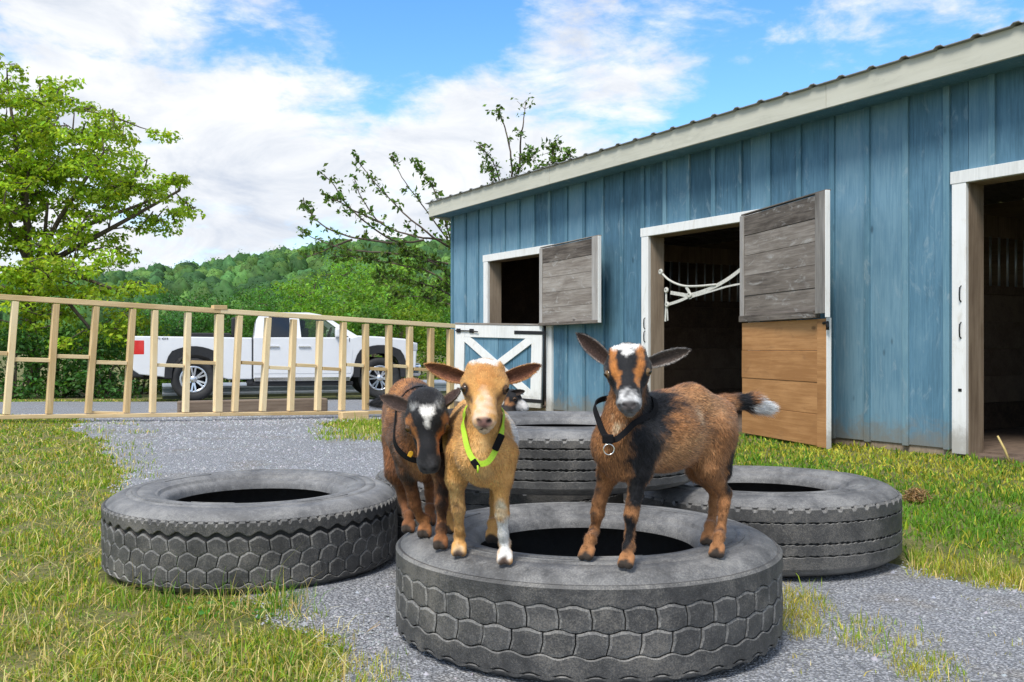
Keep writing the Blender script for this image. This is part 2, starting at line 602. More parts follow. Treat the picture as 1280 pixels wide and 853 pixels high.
hx = np.linspace(-900, 700, 120); hy = np.linspace(285, 900, 62)
HX, HY = np.meshgrid(hx, hy)
HZ = hill_z(HX, HY) - 0.05
hi_ = np.arange(HX.size).reshape(HX.shape)
HQ = np.stack([hi_[:-1, :-1], hi_[:-1, 1:], hi_[1:, 1:], hi_[1:, :-1]], -1).reshape(-1, 4)
M['hillsoil'] = plain('forest_floor', (0.035, 0.06, 0.018), 0.95, 0, 0.3, 0.2)
h = link('hill', np_mesh('hill', np.stack([HX, HY, HZ], -1).reshape(-1, 3), None, quads=HQ, smooth=True), M['hillsoil'])
tag(h, 'low wooded hill on the horizon behind the truck', 'hill', kind='structure')


# ------------------------------------------------------------------ foliage helpers
def leaf_cards(C, N, size, colr, r, aspect=0.55, fold=0.15):
    """one folded two-triangle leaf per centre C with normal N"""
    n = len(C)
    rv = r.normal(size=(n, 3))
    t = rv - N * (rv * N).sum(1, keepdims=True)
    t /= np.linalg.norm(t, axis=1, keepdims=True) + 1e-9
    b = np.cross(N, t)
    s = np.broadcast_to(np.asarray(size, float), (n,))[:, None]
    v0 = C - t * s * 0.5
    v2 = C + t * s * 0.5
    v1 = C + b * s * aspect * 0.5 + N * s * fold
    v3 = C - b * s * aspect * 0.5 + N * s * fold
    V = np.stack([v0, v1, v2, v3], 1).reshape(-1, 3)
    i = np.arange(n)[:, None] * 4
    T = np.concatenate([i + np.array([[0, 2, 1]]), i + np.array([[0, 3, 2]])], 0)
    return V, T, np.repeat(colr, 4, 0)


def jitter_col(base, n, r, v=0.25, hue=0.12):
    base = np.asarray(base, float)
    k = np.exp(r.normal(0, v, (n, 1)))
    c = base[None] * k
    c[:, 0] *= np.exp(r.normal(0, hue, n)); c[:, 2] *= np.exp(r.normal(0, hue, n))
    return np.clip(c, 0, 0.95)


def unit(a):
    return a / (np.linalg.norm(a, axis=-1, keepdims=True) + 1e-9)


def crown_mesh(name, clusters, r, leaf, ncl, base, flat=0.5, bright=None, upbias=0.6):
    """leaves in flattened sprays around cluster centres (x, y, z, radius)"""
    C, N, K = [], [], []
    for (x, y, z, rad) in clusters:
        n = max(6, int(ncl * rad * rad))
        q = unit(r.normal(size=(n, 3))) * (r.uniform(0, 1, (n, 1)) ** 0.45) * rad
        q[:, 2] *= flat
        C.append(np.array((x, y, z)) + q)
        nn = unit(unit(q) * 0.6 + np.array((0, 0, upbias)) + r.normal(0, 0.5, (n, 3)))
        N.append(nn)
        tone = np.exp(r.normal(0, 0.16))
        cc = jitter_col(np.array(base) * tone, n, r)
        K.append(cc)
    C = np.concatenate(C); N = np.concatenate(N); K = np.concatenate(K)
    V, T, K = leaf_cards(C, N, leaf * r.uniform(0.6, 1.3, len(C)), K, r)
    return np_mesh(name, V, T, K)


def tree(name, label, cat, base, trunk_h, envelope, nclust, r, leaf, ncl, colr, rad=(0.4, 0.8), trunk_r=0.14, flat=0.5, group=None, lean=(0, 0), surf=0.55):
    """envelope: list of ellipsoids (centre, radii); clusters fill it, limbs run to the clusters"""
    root = empty(name, base)
    tag(root, label, cat, group)
    cl = []
    vol = np.array([np.prod(e[1]) for e in envelope]); vol = vol / vol.sum()
    while len(cl) < nclust:
        e = envelope[r.choice(len(envelope), p=vol)]
        q = unit(r.normal(size=3)) * r.uniform(surf ** 3, 1) ** (1 / 3)
        c = np.array(e[0]) + q * np.array(e[1])
        cl.append((*c, r.uniform(*rad)))
    link('crown', crown_mesh('crown', cl, r, leaf, ncl, colr, flat), M['leaf'], root)
    mb = MB()
    top = np.array((lean[0], lean[1], trunk_h))
    k = 5
    tp = [top * (i / (k - 1)) + np.array((r.normal(0, 0.04), r.normal(0, 0.04), 0)) * (i > 0) for i in range(k)]
    mb.tube(tp, np.linspace(trunk_r, trunk_r * 0.62, k), 9)
    mains = []
    for e in envelope:
        c = np.array(e[0])
        mid = top * 0.55 + c * 0.45 + r.normal(0, 0.15, 3)
        mb.tube([top * 0.93, mid, c], [trunk_r * 0.55, trunk_r * 0.36, trunk_r * 0.2], 7)
        mains += [mid, c, top]
    cl.sort(key=lambda c: np.linalg.norm(np.array(c[:3]) - top))
    for c in cl:
        c3 = np.array(c[:3])
        MA = np.array(mains)
        s = MA[int(np.argmin(np.linalg.norm(MA - c3, axis=1) + 1.2 * (MA[:, 2] > c3[2] + 0.25)))]
        mains.append(c3)
        mid = (s + c3) / 2 + r.normal(0, 0.12, 3) + np.array((0, 0, 0.08))
        mb.tube([s, mid, c3], [trunk_r * 0.11 + 0.006, trunk_r * 0.06 + 0.005, 0.004], 5, cap=False)
    mb.build('trunk', M['bark'], root, recalc=False)
    return root


# ------------------------------------------------------------------ barn
# local frame: X along the wall towards the near right end, Y into the building, Z up
BARN_ORG = Vector((3.09, 6.6, 0.0))
BARN_RZ = math.atan2(-0.8504, 0.5262)
barn = empty('barn', BARN_ORG, BARN_RZ)
tag(barn, 'long blue board and batten stable with white trimmed half doors', 'barn')
XL, XR, WTOP, DEEP = -7.41, 3.05, 2.60, 3.9
OPEN = [(-6.41, -5.09, 1.835), (-3.29, -1.96, 1.845), (0.06, 1.42, 1.88)]      # x0, x1, head height
PITCH, FIRST = 0.33, -0.092


def bx(name, a, b, mat, parent=barn, bevel=0.0):
    mb = MB()
    c = [(a[i] + b[i]) / 2 for i in range(3)]
    mb.box([a[i] - c[i] for i in range(3)], [b[i] - c[i] for i in range(3)])
    return mb.build(name, mat, parent, loc=c, bevel=bevel, recalc=False)


def fascia_z(x):
    return 2.561 + 0.0082 * x


joints = [FIRST + PITCH * k for k in range(-23, 11)]
joints = [XL] + [j for j in joints if XL + 0.08 < j < XR - 0.08] + [XR]
for i in range(len(joints) - 1):
    a, b = joints[i], joints[i + 1]
    cuts = [(a, b, 0.045)]
    for (o0, o1, oh) in OPEN:
        nxt = []
        for (c0, c1, zb) in cuts:
            if c1 <= o0 or c0 >= o1 or zb > 0.1:
                nxt.append((c0, c1, zb)); continue
            if c0 < o0: nxt.append((c0, o0, zb))
            nxt.append((max(c0, o0), min(c1, o1), oh))
            if c1 > o1: nxt.append((o1, c1, zb))
        cuts = nxt
    for (c0, c1, zb) in cuts:
        if c1 - c0 < 0.012: continue
        w = rng.uniform(-0.0015, 0.0015)
        bx('wall_board', (c0 + 0.002, w, zb + rng.uniform(0, 0.008) * (zb < 0.1)), (c1 - 0.002, 0.024 + w, WTOP), M['blue'])
for j in joints[:-1]:
    zb = 0.04
    for (o0, o1, oh) in OPEN:
        if o0 - 0.13 < j < o1 + 0.13: zb = oh + 0.082
    x0 = j - 0.024 if j > XL else j - 0.002
    dx = rng.uniform(-0.003, 0.003)
    bx('batten', (x0 + dx, -0.021, zb), (x0 + 0.048 + dx, 0.004, WTOP - 0.01), M['batten'], bevel=0.003)

# framing behind the boards, end walls, back wall
bx('sill_beam', (XL + 0.03, 0.012, -0.12), (-3.36, 0.15, 0.06), M['jamb'])
bx('sill_beam', (-1.9, 0.012, -0.12), (-0.01, 0.15, 0.06), M['jamb'])
bx('wall_plate', (XL + 0.03, 0.03, 2.38), (XR - 0.03, 0.14, WTOP - 0.02), M['inner'])
for k in range(12):
    y0 = 0.03 + k * (DEEP - 0.03) / 12
    for (xa, xb) in ((XL - 0.001, XL + 0.022), (XR - 0.022, XR + 0.001)):
        bx('wall_board', (xa, y0 + 0.002, 0.04), (xb, y0 + (DEEP - 0.03) / 12 - 0.002, fascia_z(xa) + 0.10 - 0.0965 * y0), M['blue'])
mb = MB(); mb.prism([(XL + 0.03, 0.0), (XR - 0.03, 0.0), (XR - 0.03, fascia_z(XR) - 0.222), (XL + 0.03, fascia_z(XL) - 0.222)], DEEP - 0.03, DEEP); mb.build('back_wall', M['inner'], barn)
bx('stall_floor', (XL + 0.03, 0.16, -0.1), (XR - 0.03, DEEP - 0.04, 0.035), M['dirt'])
bx('door_sill', (0.06, 0.0, -0.1), (1.42, 0.16, 0.022), M['dirt'])

for (xa_, xb_) in ((XL + 0.026, XL + 0.036), (XR - 0.036, XR - 0.026)):
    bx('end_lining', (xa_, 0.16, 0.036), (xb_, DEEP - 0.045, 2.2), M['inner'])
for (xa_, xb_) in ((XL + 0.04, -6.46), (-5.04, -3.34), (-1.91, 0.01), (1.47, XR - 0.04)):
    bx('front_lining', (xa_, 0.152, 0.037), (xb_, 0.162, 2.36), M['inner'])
# stall partitions with boards below and bars above
for xp in (-4.25, -0.95, 2.2):
    for k in range(5):
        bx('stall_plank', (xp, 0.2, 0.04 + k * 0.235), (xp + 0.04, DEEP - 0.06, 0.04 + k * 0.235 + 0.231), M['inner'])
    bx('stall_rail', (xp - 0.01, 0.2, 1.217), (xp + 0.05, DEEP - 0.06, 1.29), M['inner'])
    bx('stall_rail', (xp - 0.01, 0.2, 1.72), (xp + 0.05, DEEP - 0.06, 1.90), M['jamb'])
    mb = MB()
    mb.tube([(0, 0, 1.28), (0, 0, 1.73)], 0.011, 7)
    me = mb.mesh('stall_bar'); me.materials.append(M['galv'])
    for k in range(26):
        link('stall_bar', me, None, barn, (xp + 0.02, 0.3 + k * 0.13, 0))

# white trim, brown jambs
for n, (o0, o1, oh) in enumerate(OPEN):
    bx('door_trim', (o0 - 0.105, -0.030, 0.02), (o0, 0.003, oh), M['trim'], bevel=0.003)
    bx('door_trim', (o1, -0.030, 0.02), (o1 + 0.11, 0.003, oh), M['trim'], bevel=0.003)
    bx('head_trim', (o0 - 0.115, -0.034, oh), (o1 + 0.13, 0.002, oh + 0.085), M['trim'], bevel=0.003)
    bx('door_jamb', (o0 - 0.038, 0.0045, 0.0), (o0 + 0.004, 0.17, oh + 0.03), M['jamb'])
    bx('door_jamb', (o1 - 0.004, 0.0045, 0.0), (o1 + 0.038, 0.17, oh + 0.03), M['jamb'])
    bx('head_jamb', (o0 + 0.005, 0.0045, oh - 0.004), (o1 - 0.005, 0.17, oh + 0.04), M['jamb'])

# eave: soffit, fascia, ribbed metal roof
mb = MB()
xa, xb = XL - 0.10, XR + 0.2
za, zb = fascia_z(xa), fascia_z(xb)
V8 = [(xa, -0.275, za + 0.012), (xb, -0.275, zb + 0.012), (xb, 0.03, zb + 0.012), (xa, 0.03, za + 0.012)]
mb.add(V8 + [(x, y, z + 0.015) for x, y, z in V8], [(0, 3, 2, 1), (4, 5, 6, 7), (0, 1, 5, 4), (1, 2, 6, 5), (2, 3, 7, 6), (3, 0, 4, 7)])
mb.build('soffit', M['batten'], barn)
for (u, v) in ((xa, -4.62), (-4.617, -0.9), (-0.897, xb)):
    mb = MB()
    A = [(u, -0.30, fascia_z(u)), (v, -0.30, fascia_z(v)), (v, -0.275, fascia_z(v)), (u, -0.275, fascia_z(u))]
    mb.add(A + [(x, y, z + 0.185) for x, y, z in A], [(0, 3, 2, 1), (4, 5, 6, 7), (0, 1, 5, 4), (1, 2, 6, 5), (2, 3, 7, 6), (3, 0, 4, 7)])
    mb.build('fascia_board', M['fascia'], barn, bevel=0.003)
mb = MB()
A = [(xa - 0.002, -0.274, za), (xa + 0.022, -0.274, za), (xa + 0.022, DEEP + 0.1, za - 0.40), (xa - 0.002, DEEP + 0.1, za - 0.40)]
mb.add(A + [(x, y, z + 0.185) for x, y, z in A], [(0, 3, 2, 1), (4, 5, 6, 7), (0, 1, 5, 4), (1, 2, 6, 5), (2, 3, 7, 6), (3, 0, 4, 7)])
mb.build('fascia_board', M['fascia'], barn, bevel=0.003)
prof = []
x = xa - 0.04
while x < xb:
    prof += [(x, 0.0), (x + 0.150, 0.0), (x + 0.172, 0.016), (x + 0.206, 0.016), (x + 0.228, 0.0)]
    x += 0.265
mb = MB()
n = len(prof)
VV = []
for (yy, dz) in ((-0.335, 0.188), (DEEP + 0.2, -0.24)):
    for (px_, pz) in prof:
        VV.append((px_, yy, fascia_z(px_) + dz + pz))
VV += [(a, b, c - 0.006) for (a, b, c) in VV]
Fq = [(i, i + 1, n + i + 1, n + i) for i in range(n - 1)] + [(2 * n + i, 3 * n + i, 3 * n + i + 1, 2 * n + i + 1) for i in range(n - 1)]
Fq += [(i, 2 * n + i, 2 * n + i + 1, i + 1) for i in range(n - 1)]
mb.add(VV, Fq)
mb.build('roof_sheet', M['roofmetal'], barn, recalc=False)


# half doors: part frame is local, x along the door from the hinge, y outward face at -t
def plank_door(name, hinge, ang, w, z0, z1, planks, mat, stile, edge=None, inner_side=-1, thick=0.036, rand=0.006, tilt=0.0):
    root = empty(name, hinge, 0, barn)
    root.rotation_euler = (0, tilt, ang)
    h = (z1 - z0) / planks
    for k in range(planks):
        a = z0 + k * h
        mb = MB(); mb.box((-w / 2, -thick / 2, -h / 2 + 0.0012), (w / 2, thick / 2, h / 2 - 0.0012))
        mb.build('plank', mat, root, loc=(w / 2, rng.uniform(-rand, rand) * 0.4, a + h / 2), bevel=0.003)
    return root


def part_box(name, a, b, mat, parent, bevel=0.003):
    return bx(name, a, b, mat, parent, bevel)


# upper half door of the far stall, folded back on the wall
u1 = plank_door('upper_door', (-5.10, -0.075, 0), math.radians(-7), 1.30, 1.03, 1.875, 5, M['grey_wood_x'], None)
tag(u1, 'weathered grey upper half door folded back beside the far opening')
part_box('stile', (1.20, -0.034, 1.025), (1.312, -0.0185, 1.885), M['grey_wood_z'], u1)
part_box('stile', (-0.012, -0.031, 1.025), (0.05, -0.0185, 1.88), M['grey_wood_z'], u1)
part_box('ledge', (-0.012, -0.045, 1.0), (1.312, 0.02, 1.033), M['grey_wood_x'], u1)
part_box('edge_strip', (1.3125, -0.028, 1.005), (1.322, 0.010, 1.885), M['trim'], u1)
part_box('edge_strip', (-0.014, -0.02, 1.8855), (1.315, 0.02, 1.895), M['grey_wood_x'], u1)
# upper half door of the middle stall
u2 = plank_door('upper_door', (-1.965, -0.075, 0), math.radians(-19), 1.33, 1.02, 1.875, 5, M['grey_wood_x'], None)
tag(u2, 'weathered grey plank upper half door standing ajar above the tan one')
part_box('stile', (1.215, -0.036, 1.0), (1.342, -0.0185, 1.885), M['grey_wood_z'], u2)
part_box('stile', (-0.012, -0.033, 1.0), (0.05, -0.0185, 1.88), M['grey_wood_z'], u2)
part_box('ledge', (-0.012, -0.042, 0.97), (1.20, 0.02, 1.023), M['grey_wood_x'], u2)
part_box('edge_strip', (1.3425, -0.030, 0.97), (1.352, 0.008, 1.89), M['trim'], u2)
part_box('edge_strip', (-0.014, -0.02, 1.8855), (1.3424, 0.02, 1.897), M['grey_wood_x'], u2)
# lower half door of the middle stall, honey coloured inside face
l2 = plank_door('lower_door', (-1.965, -0.075, 0), math.radians(-17), 1.27, 0.02, 0.965, 4, M['ply'], None)
tag(l2, 'honey brown plank lower half door standing ajar on the grass')
part_box('stile', (1.165, -0.030, 0.015), (1.278, -0.0185, 0.964), M['ply'], l2)
part_box('edge_strip', (1.2785, -0.026, 0.01), (1.288, 0.012, 0.97), M['trim'], l2)
mb = MB(); mb.tube([(1.25, -0.03, 0.93), (1.31, -0.035, 0.935), (1.31, -0.035, 0.88)], 0.012, 6)
mb.build('latch', M['iron'], l2)

# lower half door of the far stall: white braces over blue boards, ajar
l1 = empty('lower_door', (-5.13, -0.055, 0), 0, barn)
l1.rotation_euler = (0, math.radians(-1.6), math.radians(180 + 20))
tag(l1, 'white braced lower half door with blue boards, ajar')
W1, Z0, Z1 = 1.32, 0.06, 1.0
nb = 6
for k in range(nb):
    part_box('plank', (k * W1 / nb + 0.002, -0.018, Z0), ((k + 1) * W1 / nb - 0.002, 0.012, Z1 - 0.012), M['blue'], l1)
for (a, b) in (((0, 0.012), (0.15, Z1)), ((W1 - 0.15, 0.012), (W1, Z1))):
    part_box('stile', (a[0], 0.0125, Z0), (b[0], 0.036, Z1), M['trim'], l1)
part_box('rail', (0.151, 0.0125, Z1 - 0.15), (W1 - 0.151, 0.035, Z1), M['trim'], l1)
part_box('rail', (0.151, 0.0125, Z0), (W1 - 0.151, 0.035, Z0 + 0.14), M['trim'], l1)
part_box('cap_strip', (-0.005, -0.025, Z1 + 0.001), (W1 + 0.005, 0.042, Z1 + 0.022), M['grey_wood_x'], l1)
for s in (0, 1):
    a = (0.15, Z0 + 0.14) if s == 0 else (0.15, Z1 - 0.15)
    b = (W1 - 0.15, Z1 - 0.15) if s == 0 else (W1 - 0.15, Z0 + 0.14)
    mb = MB(); mb.beam((a[0], 0.023 + 0.0015 * s, a[1]), (b[0], 0.023 + 0.0015 * s, b[1]), 0.095, 0.02, up=(0, 1, 0))
    mb.build('cross_brace', M['trim'], l1)
part_box('strap_hinge', (-0.03, 0.0365, Z1 - 0.10), (0.40, 0.043, Z1 - 0.06), M['iron'], l1)
part_box('strap_hinge', (-0.03, 0.0365, Z0 + 0.06), (0.40, 0.043, Z0 + 0.10), M['iron'], l1)
for xk in (W1 - 0.06, W1 - 0.27):
    part_box('bolt_keeper', (xk - 0.03, 0.0365, Z1 - 0.10), (xk + 0.03, 0.052, Z1 - 0.05), M['iron'], l1)
mb = MB(); mb.tube([(W1 - 0.38, 0.058, Z1 - 0.085), (W1 - 0.26, 0.05, Z1 - 0.075), (W1 - 0.02, 0.05, Z1 - 0.075)], 0.008, 6)
mb.build('bolt_bar', M['iron'], l1)
mb = MB(); mb.tube([(-0.02, 0.046, Z1 + 0.03), (-0.05, 0.05, Z1 - 0.05), (-0.045, 0.045, 0.5), (-0.05, 0.045, 0.1)], 0.012, 6)
mb.build('hinge_cable', M['iron'], l1)

# pull handles on the white trim
for (xh, zs) in ((-3.335, (0.99, 0.86)), (0.025, (1.12, 0.87))):
    for zz in zs:
        mb = MB()
        mb.tube([(xh, -0.028, zz + 0.055), (xh, -0.046, zz + 0.043), (xh, -0.05, zz), (xh, -0.046, zz - 0.043), (xh, -0.028, zz - 0.055)], 0.005, 6)
        mb.build('pull_handle', M['iron'], barn)
mb = MB(); mb.box((0.005, -0.033, 0.45), (0.03, -0.03, 0.47)); mb.build('latch_plate', M['iron'], barn)


# stall guard: worn white webbing hung across the middle opening
def strap_mesh(pts, w, t, face):
    mb = MB()
    pts = np.array(pts, float)
    k = len(pts)
    VV, FF = [], []
    for i, p in enumerate(pts):
        tg = pts[min(i + 1, k - 1)] - pts[max(i - 1, 0)]; tg /= np.linalg.norm(tg)
        nrm = np.array(face, float); nrm -= tg * nrm.dot(tg); nrm /= np.linalg.norm(nrm)
        sd = np.cross(tg, nrm)
        for (a, b) in ((-1, -1), (1, -1), (1, 1), (-1, 1)):
            VV.append(p + sd * a * w / 2 + nrm * b * t / 2)
    for i in range(k - 1):
        for j in range(4):
            FF.append((i * 4 + j, i * 4 + (j + 1) % 4, i * 4 + 4 + (j + 1) % 4, i * 4 + 4 + j))
    FF += [(3, 2, 1, 0), tuple((k - 1) * 4 + j for j in range(4))]
    mb.add(VV, FF)
    return mb


def catmull(pts, n=8, closed=False):
    pts = np.array(pts, float)
    k = len(pts)
    out = []
    for i in range(k if closed else k - 1):
        g = lambda j: pts[j % k] if closed else pts[min(max(j, 0), k - 1)]
        p0, p1, p2, p3 = g(i - 1), g(i), g(i + 1), g(i + 2)
        for t in np.linspace(0, 1, n, endpoint=False):
            out.append(0.5 * ((2 * p1) + (-p0 + p2) * t + (2 * p0 - 5 * p1 + 4 * p2 - p3) * t * t + (-p0 + 3 * p1 - 3 * p2 + p3) * t ** 3))
    if not closed:
        out.append(pts[-1])
    return np.array(out)


def barn_at(px, py, y=0.0):
    """barn-local point on the plane Y = y that the photo shows at (px, py)"""
    r = (px - CX) / F
    ox, oy = BARN_ORG.x + 0.8504 * y, BARN_ORG.y + 0.5262 * y
    X = (r * oy - ox) / (0.5262 + 0.8504 * r)
    d = oy - 0.8504 * X
    return np.array((X, y, H0 + (Y0 - py) * d / F))


guard = empty('stall_guard', BARN_ORG, BARN_RZ)
tag(guard, 'worn white webbing stall guard slung across the middle stable doorway', 'stall guard')
fc = (0, -1, 0)
for nm, pts, w in (('strap', [(838, 366), (850, 368), (862, 369), (885, 362), (908, 350), (931, 333)], 0.034),
                   ('strap', [(835, 381), (850, 376), (863, 370)], 0.028),
                   ('strap', [(863, 372), (890, 364), (910, 358), (931, 354)], 0.016),
                   ('rope', [(825, 339), (836, 350), (852, 357), (870, 358), (895, 356)], 0.0),
                   ('cross_strap', [(858, 359), (862, 366), (863, 374)], 0.03),
                   ('tie_strap', [(833, 360), (833, 380), (832, 402)], 0.022),
                   ('tie_strap', [(834, 380), (835, 401)], 0.012),
                   ('tie_strap', [(931, 333), (931, 345), (932, 362)], 0.02)):
    y0 = 0.055
    pp = catmull([barn_at(a, b, y0) for a, b in pts], 6)
    if nm == 'rope':
        mb = MB(); mb.tube(pp, 0.011, 7)
    else:
        mb = strap_mesh(pp + np.array((0, rng.uniform(-0.006, 0.006), 0)), w, 0.006, fc)
    mb.build(nm, M['web'], guard)
for (a, b) in ((833, 363), (834, 381), (931, 332), (930, 354), (826, 340), (862, 369)):
    q = barn_at(a, b, 0.048)
    mb = MB(); mb.lathe([(0.010, -0.012), (0.026, -0.010), (0.030, 0.0), (0.026, 0.010), (0.010, 0.012)], 10, 'y', True)
    mb.build('buckle', M['web'], guard, loc=q)


# ------------------------------------------------------------------ timber fence panels
FA, FB = P(0, 523, 9.3), P(575, 514, 12.5)
F_RZ = math.atan2(FB[1] - FA[1], FB[0] - FA[0])
FDIR = np.array((math.cos(F_RZ), math.sin(F_RZ)))


def fence_pt(px, py):
    t = px / 575.0
    d = 1.0 / ((1 - t) / 9.3 + t / 12.5)
    q = P(px, py, d)
    rel = q[:2] - FA[:2]
    return np.array((rel.dot(FDIR), 0.0, q[2]))


ytop = lambda px: 371.5 + 0.0640 * px
ybot = lambda px: 521.5 - 0.0125 * px


def fence_panel(label, posts, mids, px0, px1, capx=None):
    root = empty('fence_panel', (FA[0], FA[1], 0), F_RZ)
    tag(root, label, 'fence', 'unfinished pine fence panels')
    def bar(nm, a, b, w, h, mat, off=0.0, up=(0, 1, 0)):
        a = a + np.array((0, off, 0)); b = b + np.array((0, off, 0))
        c = (a + b) / 2
        mb = MB(); mb.beam(a - c, b - c, h * 0.80, w, up=up)
        mb.build(nm, mat, root, loc=c, bevel=0.004)
    bar('top_rail', fence_pt(px0, ytop(px0)), fence_pt(px1, ytop(px1)), 0.088, 0.066, M['pine_x'])
    bar('bottom_rail', fence_pt(px0, ybot(px0)), fence_pt(px1, ybot(px1)), 0.088, 0.05, M['pine_x'])
    for (t, b, w) in posts:
        a = fence_pt(t, ytop(t) + 4.4); c = fence_pt(b, ybot(b) - 3.2)
        bar('post', c, a, 0.085, w, M['pine'], rng.uniform(-0.004, 0.004))
    for (a, b, y, w) in mids:
        bar('mid_rail', fence_pt(a + 4, y - 0.6 ), fence_pt(b - 4, y + 0.6), 0.07, w, M['pine_x'], rng.uniform(-0.006, 0.006))
    return root


fence_panel('pine stud fence panel with widely spaced posts, at the grass edge',
            [(-82, -95, 0.07), (-32, -44, 0.07), (19, 8, 0.073), (70, 61, 0.073), (120, 110, 0.072), (166, 158, 0.070), (193.5, 190.5, 0.070), (235, 232, 0.072), (274, 272, 0.105)],
            [(-80, -30, 448, 0.05), (-34, 13, 441.5, 0.05), (13, 66, 450, 0.052), (66, 115, 446, 0.05), (115, 162, 453.5, 0.05), (192, 233, 457, 0.046), (233, 274, 453.5, 0.048), (110, 158, 516.0, 0.03)],
            -96, 273.8)
fence_panel('longer pine stud fence panel with closer posts, meeting the barn corner',
            [(299, 293, 0.075), (335, 328, 0.075), (367, 363, 0.075), (400, 397, 0.074), (429, 427, 0.075), (457, 457, 0.075), (486, 486, 0.078), (512, 512, 0.078), (538.5, 538, 0.08), (563, 563, 0.085)],
            [(297, 331, 454, 0.05), (331, 365, 460, 0.05), (365, 398, 457, 0.05), (398, 428, 461.3, 0.05), (428, 457, 456.5, 0.05), (457, 486, 461.5, 0.05), (486, 512, 458, 0.05), (512, 538, 462, 0.05), (538, 563, 459, 0.05)],
            274, 574)
# cap block where the two panels meet, loose block under the right panel, old beam behind
q = P(274, 386, 1 / ((1 - 274 / 575) / 9.3 + 274 / 575 / 12.5))
mb = MB(); mb.box((-0.075, -0.05, -0.024), (0.075, 0.05, 0.024))
o = mb.build('cap_block', M['pine_x'], None, loc=(q[0], q[1] - 0.0, q[2] + 0.012), rot=(0, 0, F_RZ), bevel=0.004)
tag(o, 'short pine block nailed over the joint of two fence panels', 'block')
q = P(442, 521, 11.2)
mb = MB(); mb.box((-0.17, -0.06, -0.05), (0.17, 0.06, 0.045))
o = mb.build('wood_block', M['pine_x'], None, loc=(q[0], q[1], terrain(q[0], q[1]) + 0.05), rot=(0, 0, F_RZ), bevel=0.006)
tag(o, 'short pine offcut lying on the ground under the fence bottom rail', 'block')
a, b = P(222, 514, 12.6), P(408, 515, 13.4)
mb = MB(); L = np.linalg.norm((b - a)[:2]); mb.box((-L / 2, -0.10, -0.09), (L / 2, 0.10, 0.10))
c = (a + b) / 2
o = mb.build('old_beam', M['timber'], None, loc=(c[0], c[1], terrain(c[0], c[1]) + 0.085), rot=(0, 0, math.atan2(b[1] - a[1], b[0] - a[0])), bevel=0.02)
tag(o, 'long weathered timber lying on the gravel behind the fence', 'timber')


# ------------------------------------------------------------------ tyres
def rubber_material(name, base, dust, dustamt, bumps=0.25):
    m, nt, b, out = principled(name)
    tc = nt.new('ShaderNodeTexCoord'); oi = nt.new('ShaderNodeObjectInfo')
    geo = nt.new('ShaderNodeNewGeometry')
    p = tc.outputs['Object']
    n1 = nt.noise(geo.outputs['Position'], 7.0, 6, 0.65, 0.5); n2 = nt.noise(geo.outputs['Position'], 60.0, 5, 0.7)
    n3 = nt.noise(geo.outputs['Position'], 240.0, 3, 0.7)
    v = nt.math('ADD', nt.math('MULTIPLY', n1, 0.6), nt.math('MULTIPLY', n2, 0.4))
    v = nt.math('ADD', v, nt.math('MULTIPLY', nt.math('SUBTRACT', oi.outputs['Random'], 0.5), 0.10))
    scf = nt.noise(geo.outputs['Position'], 22.0, 7, 0.75, 1.6)
    c = nt.ramp(v, [(0.34, tuple(q * 0.5 for q in base)), (0.5, base), (0.66, tuple(q * 1.6 for q in base))])
    c = nt.mix(nt.maprange(scf, 0.60, 0.72, 0.0, 0.5), c, (*tuple(min(0.5, q * 2.6) for q in base), 1))
    d = nt.math('MULTIPLY', nt.maprange(nt.math('ADD', nt.math('MULTIPLY', n1, 0.5), nt.math('MULTIPLY', n3, 0.5)), 0.46, 0.66), dustamt)
    c = nt.mix(d, c, (*dust, 1))
    nt.put(b.inputs['Base Color'], c)
    nt.put(b.inputs['Roughness'], nt.maprange(n2, 0.3, 0.7, 0.5, 0.75))
    b.inputs['Specular IOR Level'].default_value = 0.4
    bp = nt.new('ShaderNodeBump'); bp.inputs['Strength'].default_value = bumps; bp.inputs['Distance'].default_value = 0.002
    nt.put(bp.inputs['Height'], nt.math('ADD', n2, nt.math('MULTIPLY', n3, 0.7)))
    nt.put(b.inputs['Normal'], bp.outputs[0])
    return m


M['sidewall'] = rubber_material('worn_sidewall', (0.135, 0.134, 0.134), (0.31, 0.30, 0.275), 0.55, 0.3)
M['tread'] = rubber_material('dusty_tread', (0.055, 0.0545, 0.054), (0.22, 0.20, 0.17), 0.55, 0.6)
M['worn_edge'] = rubber_material('worn_tread_edge', (0.105, 0.103, 0.10), (0.30, 0.285, 0.255), 0.75, 0.3)
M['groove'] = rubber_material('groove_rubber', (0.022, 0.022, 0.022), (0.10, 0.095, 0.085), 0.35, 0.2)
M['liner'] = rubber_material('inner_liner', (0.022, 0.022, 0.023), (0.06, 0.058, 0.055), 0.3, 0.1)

TR, TW, TB = 0.515, 0.272, 0.300     # outer radius, width, bead radius
RC = TR - 0.011                        # casing radius under the tread


